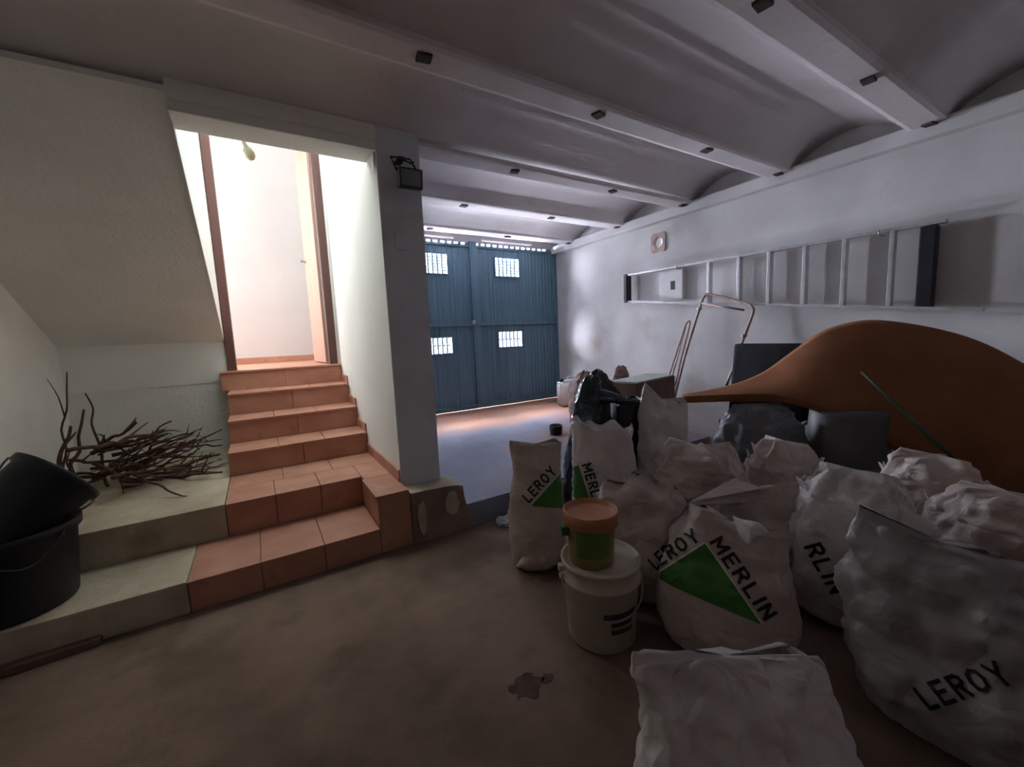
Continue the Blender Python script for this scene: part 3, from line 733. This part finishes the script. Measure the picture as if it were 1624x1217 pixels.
GLY = {'L': [[(0, 1), (0, 0), (.55, 0)]], 'E': [[(.58, 1), (0, 1), (0, 0), (.58, 0)], [(0, .52), (.5, .52)]],
       'R': [[(0, 0), (0, 1), (.42, 1), (.58, .88), (.58, .66), (.42, .52), (0, .52)], [(.3, .52), (.6, 0)]],
       'O': [[(.36, 1), (.10, .86), (0, .5), (.10, .14), (.36, 0), (.62, .14), (.72, .5), (.62, .86), (.36, 1)]],
       'Y': [[(0, 1), (.34, .46), (.68, 1)], [(.34, .46), (.34, 0)]], 'M': [[(0, 0), (0, 1), (.40, .30), (.80, 1), (.80, 0)]],
       'I': [[(0, 0), (0, 1)]], 'N': [[(0, 0), (0, 1), (.60, 0), (.60, 1)]]}
def text_bm(s, size, th=.105):
    """bold block lettering from strokes"""
    b = B(); x0 = 0
    for ch in s:
        wd = max(p[0] for st_ in GLY[ch] for p in st_)
        for st_ in GLY[ch]:
            for p, q in zip(st_, st_[1:]):
                p, q = Vector((p[0] + x0, p[1])), Vector((q[0] + x0, q[1])); d = (q - p).normalized(); n = Vector((-d.y, d.x)) * th; p, q = p - d * th * .75, q + d * th * .75
                b.faces.new([b.verts.new((v_.x, v_.y, 0)) for v_ in (p - n, q - n, q + n, p + n)])
        x0 += wd + .44
    return b

def decal(o, flat, P0, R_, U_, mt, name, lift=.003):
    """wrap a flat bmesh (x,y) onto object o, projected along -(R x U)"""
    bmesh.ops.triangulate(flat, faces=flat.faces)
    for _ in range(6):
        e = [e_ for e_ in flat.edges if e_.calc_length() > .014]
        if not e: break
        bmesh.ops.subdivide_edges(flat, edges=e, cuts=1); bmesh.ops.triangulate(flat, faces=flat.faces)
    tr = o_tree[o.name]; F_ = R_.cross(U_).normalized()   # toward the viewer side
    bad = []
    for v_ in flat.verts:
        s = P0 + R_ * v_.co.x + U_ * v_.co.y + F_ * .5
        loc, nr, idx, ds = tr.ray_cast(s, -F_, 1.2)
        if loc is None or ds > .85: bad.append(v_); continue
        v_.co = loc + F_ * lift + nr * lift * .5
    bmesh.ops.delete(flat, geom=bad, context='VERTS')
    if len(flat.faces) == 0: flat.free(); return None
    # keep faces from stretching over deep folds
    lng = [f for f in flat.faces if max(e_.calc_length() for e_ in f.edges) > .06]
    bmesh.ops.delete(flat, geom=lng, context='FACES')
    ob = obj(name, flat, M[mt], o)
    return ob

def logo(o, apex_px, ang=0.0, L=.30, left=True, right=True, green=True, hgt=.062, word='MERLIN'):
    """green triangle, LEROY up its left side and MERLIN down its right side; apex where the photo shows it"""
    ray = (fwd + rgt * ((apex_px[0] - 812) / FPX) - upv * ((apex_px[1] - 608.5) / FPX)).normalized()
    loc, nr, idx, ds = o_tree[o.name].ray_cast(CAM, ray, 20)
    if loc is None: return
    F_ = -ray; R0 = Vector((-F_.y, F_.x, 0)).normalized(); U0 = F_.cross(R0)
    R_ = R0 * math.cos(ang) + U0 * math.sin(ang); U_ = F_.cross(R_)
    A, Lf, Rt = Vector((0, 0)), Vector((-.62, -.62)) * L, Vector((.72, -.80)) * L
    if green:
        b = B(); b.faces.new([b.verts.new((p.x, p.y, 0)) for p in (A, Lf, Rt)]); decal(o, b, loc, R_, U_, 'greenprint', 'printed_triangle', .002)
        b = B()
        for p, q in ((Lf, A), (A, Rt)):
            d = (q - p).normalized(); n = Vector((-d.y, d.x)) * .006
            b.faces.new([b.verts.new((v_.x, v_.y, 0)) for v_ in (p, q, q + n, p + n)])
        decal(o, b, loc, R_, U_, 'whiteprint', 'printed_outline', .0025)
    for s, p, q, on in (('LEROY', Lf, A, left), (word, A, Rt, right)):
        if not on: continue
        t_ = text_bm(s, 1.0); xs = [v_.co.x for v_ in t_.verts]; ys = [v_.co.y for v_ in t_.verts]
        d = (q - p); ln = d.length; d.normalize(); n = Vector((-d.y, d.x))
        sx = ln * .98 / (max(xs) - min(xs)); sy = hgt / (max(ys) - min(ys))
        for v_ in t_.verts:
            a = (v_.co.x - min(xs)) * sx + ln * .01; c_ = (v_.co.y - min(ys)) * sy + .014
            w2 = p + d * a + n * c_; v_.co = Vector((w2.x, w2.y, 0))
        decal(o, t_, loc, R_, U_, 'blackprint', 'printed_lettering', .003)

def ground(x, y, d, z=0.0):
    p = px(x, y, d); return Vector((p.x, p.y, z))

# back rows first, then the ones leaning on them
GS = 'white rubble sacks heaped on the garage floor'
def flap(o, pts, name='flap', m=None, bow=.02):
    """a loose turned-out piece of the sack's film: a fan of (px, py, depth) points with thickness"""
    P = [px(*p) for p in pts]; b = B(); n = len(P); c = sum(P, Vector()) / n + (CAM - P[0]).normalized() * bow
    ring = smoothpath(P + [P[0]], 4)[:-1]
    t = (CAM - c).normalized() * -.004
    a = [b.verts.new(p) for p in ring]; mi = [b.verts.new(p * .5 + c * .5 + (CAM - c).normalized() * bow * .6) for p in ring]; ce = b.verts.new(c + (CAM - c).normalized() * bow)
    a2 = [b.verts.new(v.co + t) for v in a]; mi2 = [b.verts.new(v.co + t) for v in mi]; ce2 = b.verts.new(ce.co + t)
    K = len(a)
    for i in range(K):
        j = (i + 1) % K
        for f in ((a[i], a[j], mi[j], mi[i]), (mi[i], mi[j], ce), (a2[j], a2[i], mi2[i], mi2[j]), (mi2[j], mi2[i], ce2), (a[j], a[i], a2[i], a2[j])):
            b.faces.new(f).smooth = True
    return obj(name, b, M[m] if m else o.data.materials[0], o)

sack('rag_bundle', 'brown rag bundle on the heap nearest the white jerrycan', ground(928, 600, 4.45, .24), .34, .30, .68, 'pillow', 'rag', 41, amp=.04, cat='rags')
sack('rag_bundle', 'small brown rag bundle by the wall behind the black bag', ground(985, 600, 4.7, .25), .26, .26, .68, 'pillow', 'rag', 42, amp=.04, cat='rags')
sack('bin_bag', 'black bin bag heaped above the glossy blue-black bag', ground(945, 600, 3.72, .19), .40, .30, .80, 'pillow', 'blackbag', 43, lean=(.03, 0), amp=.04, cat='bag')
# cardboard box
a0, a1 = px(967, 620, 3.4), px(1079, 591, 4.35); a0.z = a1.z = .87
a0, a1 = a0 + (a1 - a0) * .32, a0 + (a1 - a0) * .90
dx = (a1 - a0).normalized(); dn = Vector((-dx.y, dx.x, 0)); cc = (a0 + a1) / 2 + dn * .15
cb = thing('cardboard_box', (cc.x, cc.y, .20), 'long cardboard box with a pale greenish top beside the pale sack', 'box')
b = B(); obox(b, (cc.x, cc.y, .53), dx, dn, (0, 0, 1), (a1 - a0).length / 2, .15, .33, .004); obj('carton', b, M['card'], cb)
b = B(); obox(b, (cc.x, cc.y, .866), dx, dn, (0, 0, 1), (a1 - a0).length / 2 - .03, .147, .006, .002); obj('top_flap', b, M['cardtop'], cb)
# black bin
kb = ground(994, 650, 3.05); kb = thing('plastic_bin', kb, 'black plastic bin with a shiny rim between two pale sacks', 'bin')
kc = Vector(kb.location); e1 = Vector((math.cos(-YAW), math.sin(-YAW), 0)); e2 = Vector((-e1.y, e1.x, 0)); zt = px(990, 634, 3.05).z
b = B()
n = bmesh.new(); bmesh.ops.create_cube(n, size=1)
for v_ in n.verts:
    k = 1 if v_.co.z > 0 else .86; v_.co = kc + e1 * (v_.co.x * .20 * k) + e2 * (v_.co.y * .22 * k) + Vector((0, 0, zt - .01 if v_.co.z > 0 else 0.0))
bmesh.ops.bevel(n, geom=list(n.edges), offset=.02, segments=2, affect='EDGES'); join(b, n); obj('body', b, M['black'], kb)
for a, l_, q in ((e1, .112, e2 * .11), (e1, .112, -e2 * .11), (e2, .115, e1 * .10), (e2, .115, -e1 * .10)):
    b = B(); c_ = kc + q + Vector((0, 0, zt)); tube(b, [c_ - a * l_, c_ + a * l_], .011, 8); obj('rim', b, M['black'], kb)
sack('cloth_bag', 'dark green cloth bag slumped left of the black bin', ground(950, 650, 3.05), .20, .24, px(957, 606, 3.05).z, 'pillow', 'greenbag', 44, amp=.025, cat='bag')
# grey drum
dc = ground(1343, 690, 2.68); zt = px(1343, 647, 2.68).z
dm = thing('plastic_drum', dc, 'dark grey plastic drum under the orange-brown mat', 'drum')
b = B(); lathe(b, [(0, 0), (.230, 0), (.236, zt - .36), (.225, zt - .34), (.205, zt - .03), (.19, zt), (0, zt + .004)], dc, seg=40); obj('body', b, M['drum'], dm)
for z in (zt - .345, zt - .385):
    b = B(); lathe(b, [(.232, z - .008), (.246, z - .006), (.246, z + .006), (.232, z + .008), (.226, z)], dc, seg=40); obj('ring', b, M['drum'], dm)
n = bmesh.new(); lathe(n, [(0, 0), (.24, 0), (.238, zt - .36), (.205, zt), (0, zt)], dc, seg=24); bmesh.ops.recalc_face_normals(n, faces=n.faces); PLACED.append(BVHTree.FromBMesh(n)); n.free()

sack('tarpaulin_bundle', 'dark grey tarpaulin bundle right below the tip of the orange-brown mat', ground(1205, 670, 2.80), .58, .34, px(1205, 646, 2.80).z, 'mound', 'tarp', 45, frill=.05, amp=.035, cat='tarpaulin')
sack('rubble_sack', 'pale sack with two pointed corners beside the black bin', ground(1055, 680, 2.86), .35, .28, px(1053, 640, 2.86).z, 'pinch', 'sackw', 4, ears=((.36, .13, .10), (.64, .13, .10), (.04, .05, .05)), lean=(-.02, 0), group=GS)
sack('plastic_bag', 'glossy blue-black plastic bag drooping between two printed sacks', ground(915, 700, 2.90), .22, .20, px(935, 600, 2.90).z, 'mound', 'bluebag', 46, frill=0, lean=(.11, 0), amp=.025, cat='bag')
s3 = sack('rubble_sack', 'white sack with a slanting top edge leaning behind the front corner sack', ground(957, 760, 2.54), .40, .26, px(957, 676, 2.54).z, 'open', 'sackw', 3, ears=((.5, .07, .25),), group=GS, amp=.018, fill=-.08)
logo(s3, (918, 738), -.45, .26, left=False)
s1 = sack('rubble_sack', 'printed sack standing leftmost of the heap near the pillar', ground(852, 880, 2.40), .32, .22, px(850, 704, 2.40).z, 'pinch', 'sack', 1, ears=((.5, .02, .06), (.02, .03, .2)), lean=(.02, .02), group=GS, amp=.018)
logo(s1, (888, 752), .02, .27)
flap(s1, [(838, 862, 2.33), (830, 880, 2.31), (819, 901, 2.29), (845, 898, 2.28), (866, 892, 2.28), (862, 868, 2.32)], 'loose_corner', bow=.012)
sack('rubble_sack', 'wide yellowish sack with ragged top in the middle of the heap', ground(1105, 800, 2.38), .58, .36, px(1105, 712, 2.38).z, 'mound', 'sack', 6, ears=((.60, .05, .04), (.42, .05, .04), (.75, .04, .03)), group=GS, amp=.032, rim=.05)
sack('rubble_sack', 'rounded yellowish sack right of the ragged-topped one', ground(1240, 800, 2.40), .40, .36, px(1240, 706, 2.40).z, 'mound', 'sack', 16, ears=((.55, .04, .04), (.9, .05, .05), (.7, .03, .03)), group=GS, amp=.036, rim=.05)
s5 = sack('rubble_sack', 'sack with a twisted peak behind the stacked buckets', ground(1018, 900, 2.12), .50, .34, px(1000, 762, 2.12).z, 'pinch', 'sack', 5, ears=((.26, .06, .05), (.74, .06, .05), (.5, -.10, .22), (.0, -.12, .16)), lean=(.0, .04), group=GS, amp=.034)
logo(s5, (1098, 862), .05, .24, right=False)
sack('rubble_sack', 'folded sack just behind the large printed sack', ground(1205, 850, 2.09), .48, .26, px(1195, 778, 2.03).z, 'pinch', 'sack', 7, ears=((.0, .08, .14), (.5, -.06, .14)), lean=(.03, .0), group=GS, amp=.036)
s9 = sack('rubble_sack', 'tall crumpled sack right of the large printed sack', ground(1350, 900, 1.84), .45, .34, px(1345, 750, 1.84).z, 'mound', 'sackw', 9, ears=((.45, .03, .08), (.9, .02, .08)), group=GS, amp=.042)
logo(s9, (1268, 868), -.20, .19, left=False, green=False, hgt=.07, word='RLIN')
sack('rubble_sack', 'sack at the back of the heap against the brown mat', ground(1475, 800, 2.10), .46, .30, px(1480, 728, 2.10).z, 'mound', 'sack', 10, ears=((.55, .06, .06),), group=GS, amp=.03)
s11 = sack('rubble_sack', 'dim sack with a turned-out white flap at the right edge', ground(1570, 850, 1.70), .50, .32, px(1540, 790, 1.70).z, 'mound', 'sack', 11, ears=((.5, .05, .15),), lean=(.03, 0), group=GS, amp=.045)
flap(s11, [(1426, 797, 1.62), (1455, 815, 1.59), (1495, 845, 1.56), (1470, 868, 1.56), (1478, 888, 1.55), (1455, 872, 1.57), (1434, 845, 1.60)], 'turned_out_flap', 'sackw', .012)
s8 = sack('rubble_sack', 'large sack with a green triangle print right of the buckets', ground(1148, 950, 1.72), .52, .34, px(1150, 836, 1.72).z, 'pinch', 'sack', 8, ears=((.5, .02, .1), (.30, .04, .06), (.70, .04, .06)), lean=(.0, .05), group=GS, amp=.024)
logo(s8, (1118, 862), -.08, .30)
flap(s8, [(1162, 818, 1.70), (1178, 824, 1.67), (1205, 830, 1.63), (1220, 848, 1.62), (1198, 852, 1.60), (1188, 864, 1.58), (1172, 848, 1.63)], 'turned_out_flap', 'sackw', .012)
s12 = sack('rubble_sack', 'big dim sack at the right edge of the foreground', ground(1525, 1000, 1.30), .54, .36, px(1440, 870, 1.30).z, 'pinch', 'sackshade', 12, ears=((.42, .06, .12), (.58, .06, .12), (0, -.10, .25)), lean=(-.05, .03), group=GS, amp=.052)
logo(s12, (1625, 1095), .06, .27, right=False, green=False)
s13 = sack('rubble_sack', 'shiny greyish sack lying nearest in the foreground', ground(1215, 1200, 1.00), .56, .34, px(1200, 1048, 1.14).z, 'pinch', 'sackw', 13, ears=((.5, .03, .1), (0, -.04, .2)), group=GS, amp=.045, yaw=-YAW + .05, lean=(0, .17))

# ------------------------------------------------------------------ buckets in front
bc = Vector((1.20, 1.27, 0)); R1, R2, BH = .148, .168, .365
bk = thing('paint_bucket', bc, 'large off-white paint bucket with a wire handle, carrying the small tub', 'bucket')
b = B(); lathe(b, [(0, .004), (R1 - .01, 0), (R1, .012), (R1 + .013, BH - .09), (R2 + .004, BH - .085), (R2 + .006, BH - .075), (R1 + .015, BH - .07), (R2, BH - .012), (R2 + .006, BH - .010), (R2 + .006, BH), (R2 - .004, BH + .002), (R2 - .01, BH - .012), (R2 - .03, BH - .022), (0, BH - .024)], bc, seg=56); obj('body', b, M['bucket'], bk)
vr = Vector((math.cos(-YAW + .1), math.sin(-YAW + .1), 0)); vf = Vector((vr.y, -vr.x, 0))   # right, toward viewer
b = B(); hpts = []
for i in range(25):
    a = math.pi * i / 24; hpts.append(bc + vr * (-math.cos(a)) * (R2 + .012) + vf * (math.sin(a) * (R2 + .004)) + Vector((0, 0, BH - .075 - .12 * math.sin(a))))
tube(b, hpts, .0032, 6); obj('handle', b, M['steel'], bk)
for s in (-1, 1):
    b = B(); p = bc + vr * s * (R2 + .004) + Vector((0, 0, BH - .075)); lathe(b, [(0, 0), (.014, 0), (.012, .014), (0, .016)], p, vr * s, 12); obj('handle_lug', b, M['bucket'], bk)
b = B()   # printed label wrapped on the side
for (z0, z1, a0_, a1_) in ((.17, .195, -.25, .75), (.135, .155, -.05, .60), (.10, .122, -.05, .65)):
    for i in range(14):
        aa, ab = a0_ + (a1_ - a0_) * i / 14, a0_ + (a1_ - a0_) * (i + 1) / 14
        vs4 = []
        for a, z in ((aa, z0), (ab, z0), (ab, z1), (aa, z1)):
            r_ = R1 + .0135 * z / (BH - .09) + .0022; d_ = vf * math.cos(a) + vr * math.sin(a); vs4.append(b.verts.new(bc + d_ * r_ + Vector((0, 0, z))))
        b.faces.new(vs4)
tag(obj('printed_label', b, M['label'], bk), 'dark worn print')
b = B(); p = bc - vr * (R2 + .004) + Vector((0, 0, BH - .035)); obox(b, p, vr, vf, (0, 0, 1), .018, .016, .012, .003); obj('lid_tab', b, M['bucket'], bk)

tc0 = bc + Vector((-.025, .03, BH - .022)); TH = .235
tb = thing('tub', tc0, 'small yellow-green tub with an orange lid standing on the white bucket', 'tub')
b = B(); lathe(b, [(0, 0), (.092, 0), (.096, .008), (.105, TH - .045), (0, TH - .045)], tc0, seg=44); obj('body', b, M['tubgreen'], tb)
b = B(); lathe(b, [(0, TH - .044), (.107, TH - .046), (.110, TH - .06), (.118, TH - .058), (.121, TH), (.115, TH + .003), (.108, TH - .014), (.09, TH - .018), (0, TH - .018)], tc0, seg=44); obj('lid', b, M['orange'], tb)
b = B()
for i in range(16):
    aa, ab = -.95 + 1.5 * i / 16, -.95 + 1.5 * (i + 1) / 16; vs4 = []
    for a, z in ((aa, .05), (ab, .05), (ab, .165), (aa, .165)):
        r_ = .096 + .009 * z / .19 + .0022; d_ = vf * math.cos(a) + vr * math.sin(a); vs4.append(b.verts.new(tc0 + d_ * r_ + Vector((0, 0, z))))
    b.faces.new(vs4)
obj('label_band', b, M['greenlab'], tb)
b = B(); p = tc0 - vr * .118 + Vector((0, 0, TH - .085)); obox(b, p, vr, vf, (0, 0, 1), .018, .022, .020, .006); tag(obj('grip', b, M['greenlab'], tb), 'green side grip')

# ------------------------------------------------------------------ jerrycan by the gate
jc = Vector((3.80, 4.62, .302)); ja = Vector((math.cos(-.35), math.sin(-.35), 0)); jb = Vector((-ja.y, ja.x, 0))
jt = thing('jerrycan', jc, 'white plastic jerrycan on the floor beside the gate', 'jerrycan')
b = B(); n = bmesh.new()
pr = [(-.15, 0), (.15, 0), (.15, .30), (.11, .365), (-.02, .375), (-.06, .345), (-.135, .345), (-.15, .32)]
vsx = [n.verts.new(jc + ja * x - jb * .10 + Vector((0, 0, z))) for x, z in pr]; n.faces.new(vsx)
r = bmesh.ops.extrude_face_region(n, geom=n.faces[:]); bmesh.ops.translate(n, verts=[v_ for v_ in r['geom'] if isinstance(v_, bmesh.types.BMVert)], vec=jb * .20)
bmesh.ops.bevel(n, geom=list(n.edges), offset=.022, segments=3, affect='EDGES'); join(b, n); obj('body', b, M['white'], jt, smooth=True)
b = B(); tube(b, smoothpath([jc + ja * -.03 + Vector((0, 0, .37)), jc + ja * -.01 + Vector((0, 0, .40)), jc + ja * .05 + Vector((0, 0, .405)), jc + ja * .11 + Vector((0, 0, .36))], 5), .014, 8); obj('handle', b, M['white'], jt)
b = B(); lathe(b, [(0, .33), (.03, .33), (.03, .385), (.026, .39), (0, .39)], jc - ja * .10, seg=18); tag(obj('cap', b, M['black'], jt), 'dark screw cap')
# small black object on the floor by the sacks
b = B(); p = pxp(882, 690, 2, .22); n = bmesh.new(); lathe(n, [(0, 0), (.065, 0), (.075, .10), (.07, .115), (.062, .11), (.056, .02), (0, .02)], p, (0, 0, 1), 24); join(b, n)
tag(obj('flower_pot', b, M['black'], smooth=False), 'small black pot standing behind the leftmost printed sack', 'pot')

# crumpled paper near the footing
for (x, y, s, sd, lb) in ((803, 832, .09, 3, 'crumpled pale blue paper on the floor near the footing'), (790, 815, .06, 5, 'smaller crumpled paper by the raised floor edge')):
    b = B(); p = pxp(x, y, 2, 0); bmesh.ops.create_icosphere(b, subdivisions=3, radius=s)
    for v_ in b.verts:
        d, _ = noise.voronoi(v_.co * 22 + Vector((sd, 0, 0))); v_.co *= .7 + .6 * min(.8, d[1] - d[0]) ; v_.co.z *= .35
    zmin = min(v_.co.z for v_ in b.verts)
    for v_ in b.verts: v_.co += p + Vector((0, 0, -zmin + .001))
    tag(obj('crumpled_paper', b, M['paper']), lb, 'paper')

# ------------------------------------------------------------------ left corner: tubs and branches
tcn = Vector((-1.09, 2.80, Z1))
tb2 = thing('plastic_tub', tcn, 'large dark blue-black plastic tub standing on the cement step', 'tub')
b = B(); lathe(b, [(0, .01), (.205, 0), (.215, .01), (.245, .34), (.262, .345), (.265, .385), (.255, .39), (.245, .38), (.235, .36), (.205, .03), (0, .03)], tcn, seg=48); obj('body', b, M['tub'], tb2)
b = B(); tube(b, smoothpath([tcn + Vector((.0, -.265, .36)), tcn + Vector((.09, -.285, .29)), tcn + Vector((.17, -.24, .27)), tcn + Vector((.24, -.12, .36))], 6), .006, 6); obj('handle', b, M['tub'], tb2)
# tilted bucket resting in it
axis = Vector((.62, .50, .60)).normalized(); rimc = pxp(92, 755, 1, 2.85)
t3 = thing('tipped_bucket', rimc - axis * .40, 'black bucket tipped over inside the large tub', 'bucket')
o_ = rimc - axis * .36
b = B(); lathe(b, [(0, 0), (.135, 0), (.145, .01), (.172, .335), (.186, .338), (.188, .362), (.178, .366), (.168, .345), (.140, .03), (0, .03)], o_, axis, 44); obj('body', b, M['tub'], t3)
b = B(); pts = []
sd_ = axis.cross(Vector((0, 1, 0))).normalized(); sd2 = axis.cross(sd_).normalized()
for i in range(21):
    a = math.pi * i / 20; pts.append(rimc - axis * .02 + sd_ * math.cos(a) * .19 + (sd2 * math.sin(a) * -.12 - axis * math.sin(a) * .16))
tube(b, pts, .005, 6); obj('handle', b, M['steel'], t3)
# plank fragment in the foreground corner
b = B(); p = pxp(78, 1040, 2, .02); obox(b, (p.x, p.y, .018), (1, .06, .0), (-.06, 1, 0), (0, 0, 1), .17, .028, .016, .004)
tag(obj('wood_batten', b, M['card']), 'short reddish wooden batten on the floor at the lower left', 'batten')

def branch(label, p, q, r=.011, seed=0, twigs=3, group='cut branches heaped in the alcove', wig=.05):
    rr = random.Random(seed); p, q = Vector(p), Vector(q); n = 7; L = (q - p).length; pts = []
    for i in range(n):
        t = i / (n - 1); w_ = Vector((rr.uniform(-1, 1), rr.uniform(-1, 1), rr.uniform(-.6, .6))) * wig * L * math.sin(math.pi * t)
        pts.append(p + (q - p) * t + w_)
    b = B(); path = smoothpath(pts, 3); tube(b, path, [r * (1 - .6 * i / len(path)) for i in range(len(path))], 6)
    for k in range(twigs):
        i = rr.randint(3, len(path) - 3); s = path[i]; d = (path[i + 1] - path[i - 1]).normalized()
        e = (d + Vector((rr.uniform(-1, 1), rr.uniform(-1, 1), rr.uniform(-.3, .9))) * .8).normalized() * L * rr.uniform(.15, .38)
        m_ = s + e * .5 + Vector((rr.uniform(-.02, .02),) * 3); tube(b, smoothpath([s, m_, s + e], 3), [r * .55 * (1 - .12 * j) for j in range(7)], 5)
    zmin = ZL + .004
    for v_ in b.verts:
        v_.co.x = max(v_.co.x, XL + .012); v_.co.y = min(v_.co.y, YA - .012); v_.co.x = min(v_.co.x, SX0 - .02)
        v_.co.z = max(v_.co.z, zmin + .002 * rr.random())
    o = obj('branch', b, M['bark'], smooth=True); tag(o, label, 'branch', group); return o
def bp(x, y, Y): return pxp(x, y, 1, Y)
branch('tallest bare branch standing up at the left of the heap', bp(100, 775, 4.05), bp(106, 590, 4.2), .010, 1, 1, wig=.03)
branch('upright curved branch left of the middle of the heap', bp(172, 775, 4.0), bp(135, 624, 4.15), .012, 2, 1, wig=.05)
branch('forked branch lying in front, pointing at the steps', bp(148, 735, 3.75), bp(297, 790, 3.36), .013, 3, 3, wig=.05)
branch('thick stub leaning beside the tipped bucket', bp(80, 785, 3.75), bp(112, 676, 3.9), .020, 4, 1, wig=.03)
branch('second stub crossing the thick stub by the tipped bucket', bp(110, 785, 3.8), bp(133, 650, 4.0), .016, 5, 1, wig=.04)
branch('straight twig jutting out highest on the right of the heap', bp(228, 720, 4.2), bp(321, 679, 4.2), .009, 6, 1, wig=.03)
branch('bent branch arching over the top of the heap', bp(170, 745, 4.0), bp(272, 668, 4.3), .013, 7, 2, wig=.09)
rr = random.Random(77)
for i in range(42):
    x0 = rr.uniform(105, 275); y0 = rr.uniform(705, 775); t = rr.random()
    Y0 = 3.55 + t * .75; Y1 = 3.6 + rr.random() * .9
    x1 = x0 + rr.uniform(60, 130); y1 = y0 + rr.uniform(-40, 12) - 14 * t
    branch('tangled dry branch lying in the heap against the alcove wall', bp(x0, y0, Y0), bp(min(x1, 352), y1, Y1), rr.uniform(.007, .017), 100 + i, rr.randint(2, 4), wig=.06)

# ------------------------------------------------------------------ pillar fittings
fl = thing('flood_lamp', (.90, YP, 2.28), 'floodlight on a bracket at the top of the pillar', 'lamp')
b = B(); bp_ = [(.815, 2.625, 2.455), (.935, 2.625, 2.455), (.965, 2.60, 2.385)]
tube(b, [(.835, 2.60, 2.385), (.813, 2.63, 2.47), (.935, 2.63, 2.475), (.965, 2.60, 2.40)], .006, 6); obj('bracket', b, M['black'], fl)
b = B(); box(b, .86, .90, 2.625, YP, 2.462, 2.482, .003); obj('mount', b, M['black'], fl)
nv = Vector((0, -1, -.12)).normalized(); uv_ = Vector((0, -.12, 1)).normalized()
b = B(); obox(b, (.915, 2.60, 2.345), (1, 0, 0), nv, uv_, .075, .028, .058, .008); hd = obj('housing', b, M['black'], fl)
b = B(); obox(b, Vector((.912, 2.60, 2.345)) + nv * .028, (1, 0, 0), nv, uv_, .062, .004, .046, .002); obj('glass', b, M['glass'], hd)
b = B(); tube(b, smoothpath([(.99, YP - .006, 2.50), (.97, YP - .01, 2.485), (.93, YP - .012, 2.495), (.90, YP - .012, 2.49)], 4), .005, 6); obj('cable', b, M['black'], fl)
b = B(); box(b, .83, .912, YP - .012, YP, 1.935, 2.035, .003); tag(obj('junction_box', b, M['pillar']), 'flat square junction cover on the upper pillar', 'box')
b = B(); box(b, .838, .885, YP - .012, YP, 1.527, 1.587, .003); tag(obj('wall_switch', b, M['pillar']), 'small wall switch lower on the pillar', 'switch')
